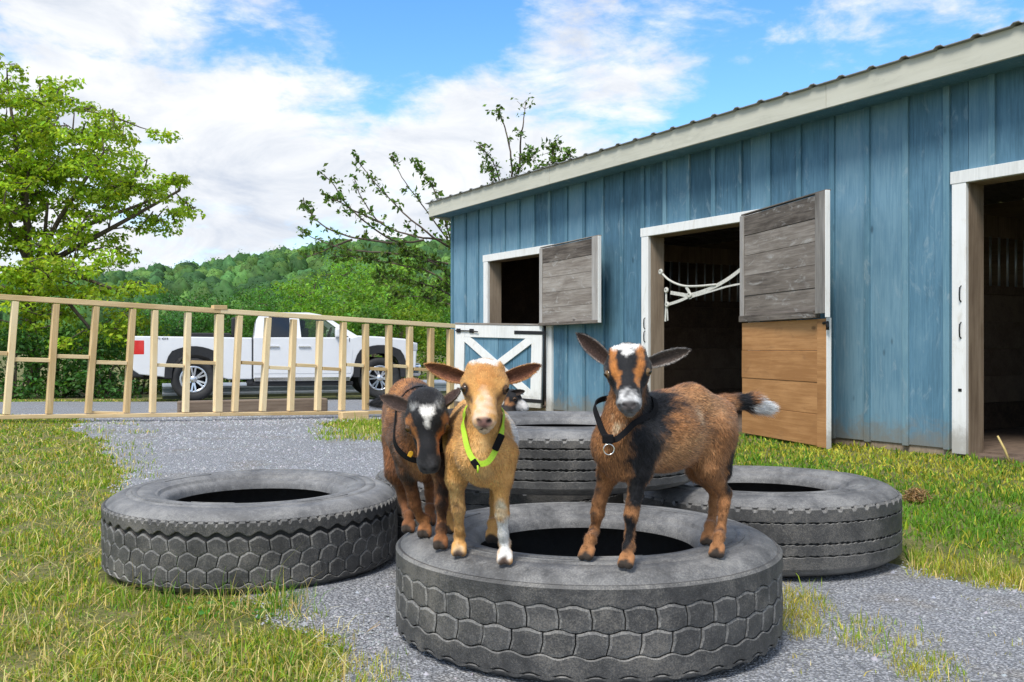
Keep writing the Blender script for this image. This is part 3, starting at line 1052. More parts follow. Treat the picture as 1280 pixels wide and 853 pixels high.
def side_profile():
    """(r, z above mid-plane) of the upper sidewall, from bead toe to shoulder"""
    h = TW / 2
    return [(TB - 0.006, h - 0.056), (TB - 0.003, h - 0.040), (TB + 0.003, h - 0.030), (TB + 0.012, h - 0.025), (TB + 0.024, h - 0.022),
            (TB + 0.028, h - 0.021), (TB + 0.031, h - 0.013), (TB + 0.036, h - 0.010), (TB + 0.039, h - 0.0115), (TB + 0.043, h - 0.0085), (TB + 0.060, h - 0.003), (TB + 0.078, h - 0.0005), (TB + 0.096, h),
            (TB + 0.0985, h - 0.0035), (TB + 0.1015, h - 0.0035), (TB + 0.104, h - 0.0002), (TB + 0.132, h - 0.0025), (TB + 0.1345, h - 0.0062), (TB + 0.138, h - 0.0064), (TB + 0.1405, h - 0.0036), (TB + 0.165, h - 0.010),
            (TB + 0.180, h - 0.016), (TB + 0.194, h - 0.025), (RC - 0.0005, h - 0.036)]


def sidewall_z(r):
    pr = side_profile()
    return float(np.interp(r, [q[0] for q in pr], [q[1] for q in pr])) + TW / 2


def casing_mesh():
    up = side_profile()
    mb = MB()
    mb.lathe([(r, z) for r, z in up], 144)
    mb.lathe([(r, -z) for r, z in up][::-1], 144)
    return mb


def tread_poly(poly, r0, r1, bev=0.0026, sub=1):
    """block from a polygon in (angle, z): foot at r0, chamfered top at r1"""
    poly = np.array(poly, float)
    c = poly.mean(0)
    sz = np.array((TR, 1.0))
    inset = []
    for q in poly:
        v = (q - c) * sz
        L = np.linalg.norm(v)
        inset.append(c + (q - c) * max(0.2, (1 - 2.2 * bev / L)))
    n = len(poly)
    V, Fs = [], []
    def pt(q, r): return (r * math.cos(q[0]), r * math.sin(q[0]), q[1])
    V += [pt(q, r0) for q in poly] + [pt(q, r1 - bev) for q in poly] + [pt(q, r1) for q in inset] + [pt(c, r1 + 0.0006)]
    for i in range(n):
        j = (i + 1) % n
        Fs += [(i, j, n + j, n + i), (n + i, n + j, 2 * n + j, 2 * n + i), (2 * n + i, 2 * n + j, 3 * n)]
    return V, Fs


def zig(th, n, amp, ph=0.0):
    """flattened zigzag of n periods"""
    x = (th * n / (2 * np.pi) + ph) % 1.0
    tri = np.abs(2 * x - 1) * 2 - 1
    return amp * np.clip(tri * 1.5, -1, 1)


def rib_mesh(z0, z1, n, a0, a1, ph0, ph1, r0=RC - 0.002, r1=TR, bev=0.0026, seg=None, top_round=0.0, low_round=0.0, notch=0, noff=0.0, fine=0):
    """full ring of tread between two zigzag edges; optional shoulder rounding and notches"""
    seg = seg or n * 8
    th = np.linspace(0, 2 * np.pi, seg, endpoint=False)
    lo = z0 + zig(th, n, a0, ph0); hi = z1 + zig(th, n, a1, ph1)
    if fine:
        hi = hi + np.where((np.arange(seg) // 2) % 2 == 0, 0.0, -0.0024) * (a1 >= 0)
        lo = lo + np.where((np.arange(seg) // 2) % 2 == 0, 0.0, 0.0024)
    rows = [(lo, r0), (lo, r1 - bev - low_round), (lo + bev + low_round, np.full(seg, r1)), (hi - bev - top_round, np.full(seg, r1)), (hi, r1 - bev - top_round), (hi, r0)]
    if notch:
        ph = (th * notch / (2 * np.pi) + noff) % 1.0
        cut = (ph < 0.24)
        rows[3] = (rows[3][0] - np.where(cut, 0.010, 0.0), rows[3][1])
        rows[4] = (rows[4][0] - np.where(cut, 0.004, 0.0), rows[4][1] - np.where(cut, 0.010, 0.0))
    V = []
    for z, r in rows:
        r = np.broadcast_to(np.asarray(r, float), (seg,))
        V.append(np.stack([r * np.cos(th), r * np.sin(th), z], -1))
    V = np.concatenate(V)
    Fs = []
    for k in range(len(rows) - 1):
        for j in range(seg):
            i = (j + 1) % seg
            Fs.append((k * seg + j, k * seg + i, (k + 1) * seg + i, (k + 1) * seg + j))
    mb = MB(); mb.add(V, Fs, False)
    mb.seg = seg
    return mb


def add_rib(mb, root):
    o = mb.build('tread_rib', M['tread'], root, recalc=False)
    o.data.materials.append(M['worn_edge'])
    for q in o.data.polygons:
        if q.index // mb.seg in (1, 3):
            q.material_index = 1


def row_blocks(root, n, poly, ph, mat):
    mb = MB(); V, Fs = tread_poly(poly, RC - 0.003, TR)
    mb.add(V, Fs)
    me = mb.mesh('tread_block'); me.materials.append(mat); me.materials.append(M['worn_edge'])
    for q in me.polygons:
        q.material_index = 1 if q.index % 3 == 1 else 0
    for k in range(n):
        o = link('tread_block', me, None, root)
        o.rotation_euler = (0, 0, (k + ph) * 2 * np.pi / n)
        s = 1.0 + rng.uniform(-0.003, 0.002)
        o.scale = (s, s, 1.0)


CAS_ME = []


def tyre(label, loc, kind, rz=0.0, tilt=(0, 0), group='old lorry tyres laid flat'):
    root = empty('tyre', (loc[0], loc[1], loc[2] + TW / 2), rz)
    root.rotation_euler = (tilt[0], tilt[1], rz)
    tag(root, label, 'tyre', group)
    if not CAS_ME:
        o = casing_mesh().build('sidewall', M['sidewall'], root)
        CAS_ME.append(o.data)
        mb = MB(); h = TW / 2
        mb.lathe([(RC, -h + 0.036), (RC, h - 0.036)], 144)
        o2 = mb.build('tread_base', M['groove'], root); CAS_ME.append(o2.data)
        mb = MB()
        mb.lathe([(TB - 0.006, h - 0.056), (TB + 0.03, h - 0.046), (TB + 0.10, h - 0.022), (RC - 0.05, h - 0.035), (RC - 0.026, h - 0.07), (RC - 0.024, 0),
                  (RC - 0.026, -h + 0.07), (RC - 0.05, -h + 0.035), (TB + 0.10, -h + 0.022), (TB + 0.03, -h + 0.046), (TB - 0.006, -h + 0.056)], 96)
        o3 = mb.build('inner_liner', M['liner'], root); CAS_ME.append(o3.data)
    else:
        for nm, me in zip(('sidewall', 'tread_base', 'inner_liner'), CAS_ME):
            link(nm, me, None, root)
    h = TW / 2
    for (r0, a0, a1) in ((TB + 0.070, 0.2, 0.75), (TB + 0.070, 2.2, 2.8), (TB + 0.118, 3.4, 4.3), (TB + 0.118, 5.2, 5.7), (TB + 0.118, 1.2, 1.9), (TB + 0.070, 4.3, 4.7)):
        a = np.linspace(a0, a1, 14)
        zz = sidewall_z(r0) - TW / 2
        mb = MB(); mb.tube([(r0 * math.cos(t), r0 * math.sin(t), zz + 0.0004) for t in a], 0.0022, 5)
        mb.build('moulded_mark', M['sidewall'], root)
    g = 0.0026
    if kind == 'brick':            # the front tyre: two rows of worn blocks, zigzag ribs below
        n = 44
        w = 2 * np.pi / n
        e = 0.0016 / TR
        zz = [h - 0.028, h - 0.083, h - 0.137, h - 0.193, h - 0.235]
        amp = 0.0042
        add_rib(rib_mesh(zz[0] - 0.055 + 0.004, h - 0.034, n, amp, 0, 0.0, 0, top_round=0.004), root)
        def blk(zt, zb, ph_t, ph_b, lean):
            # follow the zigzag of the grooves above and below
            f = lambda t, z, p: z + float(zig(np.array(t), n, amp, p))
            a0, a1 = -w / 2 + e, w / 2 - e
            ts = [a0, a0 + w * 0.18, 0 - w * 0.12, w * 0.12, a1 - w * 0.18, a1]
            low = [(t + lean, f(t, zb, ph_b) + g / 2) for t in ts]
            top = [(t - lean, f(t, zt, ph_t) - g / 2) for t in ts[::-1]]
            midr = [(a1 + 0.006, (zt + zb) / 2)]; midl = [(a0 + 0.006, (zt + zb) / 2)]
            return low + midr + top + midl
        z1, z2, z3, z4 = h - 0.079, h - 0.133, h - 0.187, h - 0.232
        row_blocks(root, n, blk(z1, z2, 0.0, 0.5, 0.004), 0.0, M['tread'])
        row_blocks(root, n, blk(z2, z3, 0.0, 0.5, -0.006), 0.5, M['tread'])
        add_rib(rib_mesh(z4 + g / 2, z3 - g / 2, n, amp, amp, 0.35, 0.0), root)
        add_rib(rib_mesh(-h + 0.034, z4 - g / 2, n, 0, amp, 0, 0.35, low_round=0.004), root)
    elif kind == 'hex':            # the left tyre: three staggered rows of hexagons
        n = 50
        w = 2 * np.pi / n
        add_rib(rib_mesh(h - 0.0722, h - 0.034, n, 0.0062, 0, 0.0, 0, top_round=0.003, notch=n * 2, noff=0.2, seg=n * 12), root)
        pit = 0.0455
        hz, hw = 0.0285, w / 2 - 0.0017 / TR
        def hexa(zc, sk=0.0):
            return [(-hw + sk, zc - 0.0150), (-hw * 0.22 + sk, zc - hz), (hw * 0.22 + sk, zc - hz), (hw + sk, zc - 0.0150), (hw - sk, zc + 0.0150), (hw * 0.22 - sk, zc + hz), (-hw * 0.22 - sk, zc + hz), (-hw - sk, zc + 0.0150)]
        zc0 = h - 0.080 - hz
        row_blocks(root, n, hexa(zc0, 0.004), 0.0, M['tread'])
        row_blocks(root, n, hexa(zc0 - pit, -0.008), 0.5, M['tread'])
        row_blocks(root, n, hexa(zc0 - 2 * pit), 0.0, M['tread'])
        add_rib(rib_mesh(-h + 0.034, zc0 - 2 * pit - hz + 0.0035, n, 0, 0.0062, 0, 0.5, low_round=0.003), root)
    elif kind == 'rib':            # the stacked tyre: five ribs with toothed edges and notched shoulder
        n = 60
        z = [h - 0.034, h - 0.074, h - 0.116, h - 0.158, h - 0.200, -h + 0.034]
        for k in range(5):
            top = k == 0; low = k == 4
            add_rib(rib_mesh(z[k + 1] + (0.0028 if not low else 0), z[k] - (0.0028 if not top else 0), n, 0.0012 if not low else 0, 0.0012 if not top else 0, 0, 0.3, seg=n * 12,
                     top_round=0.006 if top else 0, low_round=0.006 if low else 0, notch=n if top else 0, fine=0 if (top or low) else 1, bev=0.0015), root)
    else:                          # the right tyre: wide worn ribs and two narrow toothed grooves
        n = 56
        z = [h - 0.034, h - 0.082, h - 0.150, h - 0.190, -h + 0.034]
        for k in range(4):
            top = k == 0; low = k == 3
            gg = 0.0016
            add_rib(rib_mesh(z[k + 1] + (gg if not low else 0), z[k] - (gg if not top else 0), n, 0.0012 if not low else 0, 0.0012 if not top else 0, 0, 0.3, seg=n * 10,
                     top_round=0.005 if top else 0, low_round=0.006 if low else 0, notch=n if top else 0, noff=0.4, fine=0 if (top or low) else 1, bev=0.0015), root)
    return root


T_FRONT = (0.198, 2.555, 0.0)
tyre('worn block tread tyre in front, the goats stand on it', T_FRONT, 'brick', 0.3).scale = (0.980, 0.980, 1.0)
T_LEFT = (-0.895, 3.335, 0.0)
tyre('tyre with honeycomb tread lying half on the grass', T_LEFT, 'hex', 0.1, (0.012, 0.0)).scale = (0.956, 0.956, 1.0)
T_RIGHT = (0.912, 3.55, -0.004)
tyre('smooth ribbed tyre beside the grass in front of the barn', T_RIGHT, 'worn', 1.0, (-0.006, 0.004)).scale = (0.962, 0.962, 1.0)
tyre('bottom tyre of the stack, mostly hidden behind the goats', (-0.04, 3.93, 0.0), 'worn', 0.2)
tyre('upper tyre of the stack behind the goats, ribbed with a notched shoulder', (0.176, 3.50, TW - 0.024), 'rib', 0.7, (0.0, 0.0)).scale = (1.0, 1.0, 0.80)


# ------------------------------------------------------------------ pickup truck
# local frame: X forward, rear axle at X = 0, right-hand side at Y = -0.95, Z up from the ground
TRK_A = np.array((-6.231, 18.74)); TRK_B = np.array((-2.722, 19.746))
tdir = (TRK_B - TRK_A) / np.linalg.norm(TRK_B - TRK_A)
TRK_RZ = math.atan2(tdir[1], tdir[0])
WB = float(np.linalg.norm(TRK_B - TRK_A))
perp = np.array((-tdir[1], tdir[0]))
t0 = TRK_A + perp * 0.90
truck = empty('pickup_truck', (t0[0], t0[1], -0.296), TRK_RZ)
truck.rotation_euler = (0, math.radians(0.1), TRK_RZ)
tag(truck, 'white pickup truck with black wheel arches parked behind the fence', 'truck')

M['paint'] = plain('white_car_paint', (0.70, 0.71, 0.73), 0.28, 0, 0.02, 3, 0, 0.6)
M['black_plastic'] = plain('black_plastic', (0.018, 0.018, 0.020), 0.6, 0, 0.3, 20)
M['car_rubber'] = plain('car_tyre_rubber', (0.020, 0.020, 0.021), 0.75, 0, 0.3, 20)
M['alloy'] = plain('alloy_rim', (0.72, 0.73, 0.75), 0.25, 0.9, 0.05, 10)
M['chrome'] = plain('chrome', (0.80, 0.80, 0.82), 0.12, 1.0, 0.03, 10)
M['red_lens'] = plain('red_lens', (0.62, 0.012, 0.015), 0.15, 0, 0.1, 10, 0, 0.7)
M['clear_lens'] = plain('headlamp_lens', (0.55, 0.57, 0.60), 0.08, 0.2, 0.1, 10, 0, 0.8)
m, nt, b, out = principled('tinted_glass')
b.inputs['Base Color'].default_value = (0.012, 0.014, 0.016, 1); b.inputs['Roughness'].default_value = 0.03
b.inputs['Specular IOR Level'].default_value = 0.7
M['tint'] = m
m, nt, b, out = principled('clear_window_glass')
tr = nt.new('ShaderNodeBsdfTransparent'); tr.inputs[0].default_value = (0.72, 0.80, 0.70, 1)
gl = nt.new('ShaderNodeBsdfGlossy'); gl.inputs['Roughness'].default_value = 0.02
fr = nt.new('ShaderNodeFresnel'); fr.inputs[0].default_value = 1.45
mx = nt.new('ShaderNodeMixShader'); nt.put(mx.inputs[0], fr.outputs[0]); nt.put(mx.inputs[1], tr.outputs[0]); nt.put(mx.inputs[2], gl.outputs[0])
nt.put(out.inputs[0], mx.outputs[0])
M['glass'] = m


def arch(cx, r, zc, z0, n=12, flat=True):
    """arch outline from rear foot to front foot, squared shoulders"""
    pts = []
    for a in np.linspace(np.pi, 0, n):
        c, s = math.cos(a), math.sin(a)
        k = 1.0 / max(abs(c), abs(s)) ** 0.35
        pts.append((cx + r * c * k, zc + r * s * k * 0.98))
    return [(pts[0][0], z0)] + pts + [(pts[-1][0], z0)]


HW = 0.95
WR = 0.43
REAR, FRONT = -1.11, WB + 0.76
bedpoly = [(REAR, 0.56), (REAR, 1.20), (1.10, 1.20), (1.10, 0.40)]
ra = arch(0.0, 0.50, WR + 0.07, 0.44)
side = [(REAR + 0.02, 1.205), (REAR, 1.15), (REAR, 0.58), (REAR + 0.12, 0.50), (-0.62, 0.46)] + ra + [(0.66, 0.40), (1.105, 0.40), (1.105, 1.185)]
for s in (-1, 1):
    mb = MB()
    y0, y1 = (-HW, -HW + 0.10) if s < 0 else (HW - 0.10, HW)
    mb.prism(side, y0, y1)
    mb.build('bed_side', M['paint'], truck, bevel=0.022, seg=3)
mb = MB()
mb.box((REAR + 0.11, -HW + 0.101, 0.62), (1.10, HW - 0.101, 0.68)); mb.box((1.04, -HW + 0.101, 0.66), (1.10, HW - 0.101, 1.18))
mb.build('bed_floor', M['black_plastic'], truck)
mb = MB(); mb.box((REAR + 0.005, -HW + 0.102, 0.60), (REAR + 0.07, HW - 0.102, 1.20))
tg = mb.build('tailgate', M['paint'], truck, bevel=0.02, seg=3)
mb = MB(); mb.box((REAR - 0.012, -0.14, 1.06), (REAR + 0.006, 0.14, 1.11)); mb.build('handle', M['black_plastic'], tg, bevel=0.006)
for s in (-1, 1):
    mb = MB(); y = s * (HW - 0.001)
    mb.box((REAR - 0.006, y - 0.085 * (s > 0) - 0.004 * (s < 0), 0.86), (REAR + 0.215, y + 0.085 * (s < 0) + 0.004 * (s > 0), 1.135))
    mb.build('tail_light', M['red_lens'], truck, bevel=0.02, seg=3)
# cab lower body with hood and front arch
fa = arch(WB, 0.52, WR + 0.08, 0.40)
cab = [(1.118, 1.19), (1.118, 0.40), (WB - 0.62, 0.38)] + fa[1:-1] + [(WB + 0.56, 0.52), (FRONT - 0.10, 0.50), (FRONT - 0.02, 0.62), (FRONT, 0.95), (FRONT - 0.03, 1.10), (FRONT - 0.25, 1.175), (FRONT - 0.75, 1.215), (3.20, 1.235), (3.06, 1.20)]
mb = MB(); mb.prism(cab, -HW, HW)
mb.build('cab_body', M['paint'], truck, bevel=0.05, seg=3)
# roof, pillars and glass
low = [(1.16, 1.195), (3.12, 1.215)]
top = [(1.22, 1.60), (1.36, 1.665), (2.25, 1.672), (2.50, 1.625)]
yl, yt = 0.90, 0.74
def sidept(x, z, s, off=0.0):
    k = (z - 1.195) / (1.66 - 1.195)
    return (x, s * (yl + (yt - yl) * k + off), z)
mb = MB()
outline = [(1.14, 1.185), (1.18, 1.52), (1.25, 1.63), (1.40, 1.668), (2.22, 1.675), (2.45, 1.635), (2.62, 1.56), (3.17, 1.232), (3.17, 1.19)]
def ring_prism(mb, o, holes=None):
    n = len(o)
    V = [sidept(x, z, -1) for x, z in o] + [sidept(x, z, 1) for x, z in o]
    return V, n
V, n = ring_prism(mb, outline)
Fs = []
for i in range(n - 1):
    Fs.append((i, i + n, i + 1 + n, i + 1))
roof_f = [f for k, f in enumerate(Fs) if k in (1, 2, 3, 4, 5)]
mb.add(V, roof_f, True)
mb.build('roof', M['paint'], truck)
def glass_quad(nm, pts, mat, off, th=0.012, parent=truck):
    for s in (-1,):
        pass
def side_panel(nm, poly, mat, off, parent, th=0.02):
    for s in (-1, 1):
        mb = MB()
        n = len(poly)
        V = [sidept(x, z, s, off) for x, z in poly] + [sidept(x, z, s, off - th) for x, z in poly]
        mb.add(V, [tuple(range(n)), tuple(range(2 * n - 1, n - 1, -1))] + [(i, (i + 1) % n, (i + 1) % n + n, i + n) for i in range(n)])
        mb.build(nm, mat, parent)
# pillars as side frames round the windows
side_panel('rear_pillar', [(1.14, 1.185), (1.18, 1.52), (1.25, 1.63), (1.40, 1.668), (1.46, 1.60), (1.40, 1.56), (1.40, 1.19)], M['paint'], 0.002, truck)
side_panel('door_pillar', [(1.84, 1.19), (1.83, 1.60), (2.02, 1.60), (2.06, 1.19)], M['paint'], 0.003, truck)
side_panel('roof_rail', [(1.41, 1.60), (1.40, 1.67), (2.22, 1.676), (2.46, 1.636), (2.63, 1.562), (3.18, 1.233), (3.18, 1.19), (3.03, 1.19), (2.56, 1.53), (2.38, 1.592), (2.22, 1.60)], M['paint'], 0.004, truck)
side_panel('rear_window', [(1.405, 1.20), (1.41, 1.598), (1.83, 1.600), (1.84, 1.20)], M['tint'], -0.006, truck, 0.006)
side_panel('front_window', [(2.06, 1.20), (2.03, 1.598), (2.22, 1.598), (2.38, 1.59), (2.56, 1.528), (3.00, 1.20)], M['glass'], -0.006, truck, 0.004)
mb = MB(); mb.add([sidept(2.63, 1.555, -1, -0.02), sidept(2.63, 1.555, 1, -0.02), sidept(3.165, 1.232, 1, -0.02), sidept(3.165, 1.232, -1, -0.02)], [(0, 1, 2, 3)])
mb.build('windscreen', M['glass'], truck, recalc=False)
mb = MB(); mb.add([sidept(1.165, 1.20, -1, -0.05), sidept(1.165, 1.20, 1, -0.05), sidept(1.20, 1.55, 1, -0.05), sidept(1.20, 1.55, -1, -0.05)], [(0, 1, 2, 3)])
mb.build('back_window', M['tint'], truck, recalc=False)
mb = MB()
for y in (-0.42, 0.42):
    mb.box((2.02, y - 0.24, 0.8), (2.22, y + 0.24, 1.38)); mb.box((2.06, y - 0.12, 1.38), (2.16, y + 0.12, 1.54))
mb.box((2.85, -0.84, 0.9), (3.15, 0.84, 1.225))
mb.build('seats_and_dash', M['black_plastic'], truck, bevel=0.03)
mb = MB(); a = np.linspace(0, 2 * np.pi, 20, endpoint=True)
mb.tube([(2.72 + 0.06 * math.sin(t), 0.42 + 0.19 * math.cos(t), 1.24 + 0.17 * math.sin(t)) for t in a], 0.018, 6, cap=False); mb.build('steering_wheel', M['black_plastic'], truck)
# doors: panels a little proud of the body, with handles
for s in (-1, 1):
    for (x0, x1) in ((1.135, 1.925), (1.94, 2.99)):
        mb = MB(); ya, yb = (s * (HW + 0.006), s * (HW - 0.01))
        poly = [(x0, 0.50), (x0, 1.185), (x1, 1.185), (x1 + (0.10 if x1 > 2 else 0.0), 0.95), (x1 + (0.06 if x1 > 2 else 0.0), 0.50)]
        mb.prism(poly, min(ya, yb), max(ya, yb))
        dr = mb.build('door', M['paint'], truck, bevel=0.008)
        hx0 = x0 + (0.25 if x0 < 1.5 else 0.06)
        mb = MB(); mb.box((hx0, min(ya, ya + s * 0.03), 1.00), (hx0 + 0.24, max(ya, ya + s * 0.03), 1.035))
        mb.build('handle', M['chrome'], dr, bevel=0.01)
    mb = MB(); mb.box((1.14, s * HW - 0.03 if s > 0 else -HW - 0.005, 0.36), (WB - 0.62, s * HW + 0.005 if s > 0 else -HW + 0.03, 0.445))
    mb.build('sill_trim', M['chrome'], truck, bevel=0.012)
    mb = MB(); mb.box((1.0, -0.03 + s * 0.88, 0.27), (WB - 0.55, 0.03 + s * 0.88, 0.355)); mb.build('side_step', M['black_plastic'], truck, bevel=0.02)
    mb = MB(); mb.box((1.0, -0.06 + s * 0.86, 0.30), (1.13, 0.06 + s * 0.86, 0.47)); mb.build('step_bracket', M['black_plastic'], truck, bevel=0.02)
    mb = MB(); mb.box((2.72, s * 0.99 - 0.09, 1.19), (2.86, s * 0.99 + 0.09, 1.38)); mb.build('mirror', M['paint'], truck, bevel=0.04, seg=3)
    mb = MB(); mb.box((FRONT - 0.22, s * (HW - 0.09) - 0.10, 0.93), (FRONT + 0.015, s * (HW - 0.09) + 0.10, 1.10)); mb.build('headlight', M['clear_lens'], truck, bevel=0.03)
    # black arch flares
    for cx, rr, zc in ((0.0, 0.50, WR + 0.07), (WB, 0.52, WR + 0.08)):
        o_ = arch(cx, rr + 0.035, zc, 0.43, 16); i_ = arch(cx, rr - 0.10, zc - 0.03, 0.43, 16)
        mb = MB(); nn = len(o_)
        ya, yb = s * (HW + 0.022), s * (HW - 0.16)
        V = [(x, ya, z) for x, z in o_] + [(x, ya - s * 0.02, z) for x, z in i_] + [(x, yb, z) for x, z in i_] + [(x, s * (HW - 0.005), z) for x, z in o_]
        Fs = []
        for i in range(nn - 1):
            for k in range(3):
                Fs.append((k * nn + i, k * nn + i + 1, (k + 1) * nn + i + 1, (k + 1) * nn + i))
        mb.add(V, Fs); mb.build('wheel_arch', M['black_plastic'], truck)
mb = MB(); mb.box((FRONT - 0.05, -0.70, 0.72), (FRONT + 0.02, 0.70, 1.06)); mb.build('grille', M['chrome'], truck, bevel=0.02)
mb = MB(); mb.box((FRONT - 0.30, -HW + 0.02, 0.44), (FRONT + 0.10, HW - 0.02, 0.69)); mb.build('front_bumper', M['chrome'], truck, bevel=0.06, seg=3)
mb = MB(); mb.box((REAR - 0.13, -HW + 0.01, 0.44), (REAR + 0.20, HW - 0.01, 0.66)); rb_ = mb.build('rear_bumper', M['black_plastic'], truck, bevel=0.04, seg=3)
mb = MB(); mb.box((REAR - 0.135, -HW + 0.03, 0.625), (REAR + 0.02, HW - 0.03, 0.668)); mb.build('bumper_strip', M['chrome'], rb_, bevel=0.01)
mb = MB(); mb.box((REAR + 0.1, -0.45, 0.40), (FRONT - 0.3, 0.45, 0.60)); mb.box((-0.15, -0.8, WR - 0.06), (0.15, 0.8, WR + 0.06)); mb.build('chassis', M['black_plastic'], truck)
# wheels
mbt = MB(); mbt.lathe([(0.255, -0.12), (0.37, -0.135), (0.415, -0.115), (WR, -0.07), (WR, 0.07), (0.415, 0.115), (0.37, 0.135), (0.255, 0.12)], 48, 'y', True)
tyre_me = mbt.mesh('tyre')
mbr = MB(); mbr.lathe([(0.225, -0.10), (0.26, -0.127), (0.262, -0.10), (0.262, 0.12), (0.225, 0.12)], 40, 'y')
for k in range(6):
    for dd in (-0.13, 0.13):
        a = k * math.pi / 3 + dd
        mbr.beam((0.05 * math.cos(a), -0.085, 0.05 * math.sin(a)), (0.235 * math.cos(a + dd * 0.35), -0.105, 0.235 * math.sin(a + dd * 0.35)), 0.033, 0.03, up=(0, 1, 0))
mbr.lathe([(0.0, -0.125), (0.05, -0.122), (0.072, -0.10), (0.075, -0.05)], 20, 'y')
rim_me = mbr.mesh('rim')
mbd = MB(); mbd.lathe([(0.0, -0.02), (0.25, -0.02), (0.25, 0.02), (0.0, 0.02)], 24, 'y'); disc_me = mbd.mesh('brake_disc')
for s in (-1, 1):
    for cx in (0.0, WB):
        w = empty('wheel', (cx, s * (HW - 0.15), WR), 0 if s < 0 else math.pi, truck)
        w.rotation_euler = (0, rng.uniform(0, 1), 0 if s < 0 else math.pi)
        for nm, me, mt in (('tyre', tyre_me, M['car_rubber']), ('rim', rim_me, M['alloy']), ('brake_disc', disc_me, M['black_plastic'])):
            link(nm, me, mt, w)
for s in (-1, 1):
    for (xg, z0, z1) in ((1.111, 0.42, 1.20), (1.932, 0.47, 1.19), (3.02, 0.50, 1.19)):
        mb = MB(); mb.box((xg - 0.008, s * (HW - 0.004) - 0.006, z0), (xg + 0.008, s * (HW - 0.004) + 0.006 + 0.0, z1)); mb.build('panel_gap', M['black_plastic'], truck)
# small lettering on the bed side
cu = bpy.data.curves.new('bed_lettering', 'FONT'); cu.body = 'Z71 4X4'; cu.size = 0.07; cu.extrude = 0.002
ob = bpy.data.objects.new('tmp', cu); COL.objects.link(ob)
dg = bpy.context.evaluated_depsgraph_get()
me = bpy.data.meshes.new_from_object(ob.evaluated_get(dg)); bpy.data.objects.remove(ob)
link('bed_lettering', me, M['black_plastic'], truck, (-0.72, -HW - 0.003, 1.135), (math.radians(90), 0, 0))

for ch in truck.children:
    if not ch.name.startswith(('wheel', 'bed_lettering')) or ch.name.startswith('wheel_arch'):
        ch.scale.z = 1.055
    if ch.name.startswith('bed_lettering'):
        ch.location.z *= 1.055
TM = Matrix.Translation(truck.location) @ truck.rotation_euler.to_matrix().to_4x4()
def in_truck(name, label, cat, loc):
    r = empty(name, TM @ Vector(loc)); r.rotation_euler = truck.rotation_euler
    return tag(r, label, cat)
c = in_truck('tool_chest', 'low black tool chest standing in the truck bed', 'tool chest', (0.28, -0.30, 0.685))
mb = MB(); mb.box((-0.42, -0.30, 0), (0.42, 0.30, 0.56)); mb.build('case', M['black_plastic'], c, bevel=0.02)
mb = MB(); mb.prism([(-0.44, 0.562), (-0.36, 0.66), (0.40, 0.66), (0.44, 0.562)], -0.31, 0.31); mb.build('lid', M['black_plastic'], c, bevel=0.015)
c = in_truck('cargo_machine', 'tall dark machine with a ribbed hose standing in the truck bed', 'machine', (0.82, -0.35, 0.685))
mb = MB(); mb.box((-0.16, -0.18, 0), (0.10, 0.18, 0.40)); mb.build('base', M['black_plastic'], c, bevel=0.03)
mb = MB(); mb.box((-0.12, -0.10, 0.40), (-0.02, 0.10, 0.98)); mb.build('upright', M['black_plastic'], c, bevel=0.03)
mb = MB(); mb.tube([(-0.02, -0.05, 0.95), (0.06, -0.08, 0.90), (0.08, -0.08, 0.78), (0.02, -0.08, 0.66)], 0.035, 8); mb.build('hose', M['galv'], c)

# ------------------------------------------------------------------ guard rail behind the truck
ga, gb = np.array((-7.6, 20.8)), np.array((1.2, 24.4))
gl_ = np.linalg.norm(gb - ga)
gz = float(terrain(-3, 22.5)) - 0.27
rail = empty('guard_rail', (ga[0], ga[1], gz), math.atan2(gb[1] - ga[1], gb[0] - ga[0]))
tag(rail, 'grey steel guard rail along the verge behind the truck', 'guard rail')
prof = [(0.0, 0.30), (-0.03, 0.34), (-0.07, 0.37), (-0.07, 0.41), (-0.01, 0.45), (-0.01, 0.49), (-0.07, 0.53), (-0.07, 0.57), (-0.03, 0.60), (0.0, 0.64)]
mb = MB(); nn = len(prof)
mb.add([(0, y, z) for y, z in prof] + [(gl_, y, z) for y, z in prof] , [(i, i + 1, nn + i + 1, nn + i) for i in range(nn - 1)])
mb.build('rail', M['galv'], rail, recalc=False)
for k in range(6):
    mb = MB(); mb.box((-0.05, 0.003, -0.2), (0.05, 0.11, 0.66)); mb.build('post', M['galv'], rail, loc=(0.3 + k * 1.78, 0, 0))


# ------------------------------------------------------------------ trees and shrubs
r = np.random.default_rng(21)
# big maple at the left
def env_at(px, py, d, rx, ry, rz, base):
    q = P(px, py, d) - np.array(base)
    return (tuple(q), (rx, ry, rz))


d = 23.0
mb_ = np.array((P(40, 435, d)[0], d, -0.3))
ev = [env_at(40, 160, d, 2.2, 2.2, 1.25, mb_), env_at(130, 190, d - 0.5, 1.55, 1.8, 1.05, mb_), env_at(190, 250, d, 1.15, 1.4, 0.75, mb_), env_at(60, 250, d, 2.7, 2.2, 1.2, mb_),
      env_at(-50, 210, d, 2.4, 2.4, 2.4, mb_), env_at(90, 330, d - 1.0, 1.9, 1.6, 0.6, mb_), env_at(10, 110, d, 1.3, 1.5, 0.7, mb_), env_at(225, 238, d, 0.5, 0.7, 0.35, mb_),
      env_at(120, 420, d - 1.2, 1.3, 1.1, 0.7, mb_), env_at(30, 385, d - 1, 1.6, 1.2, 0.8, mb_), env_at(150, 365, d - 1.2, 1.0, 1.0, 0.55, mb_), env_at(60, 350, d - 1.2, 1.5, 1.0, 0.5, mb_), env_at(-140, 330, d, 2.0, 2, 2.0, mb_)]
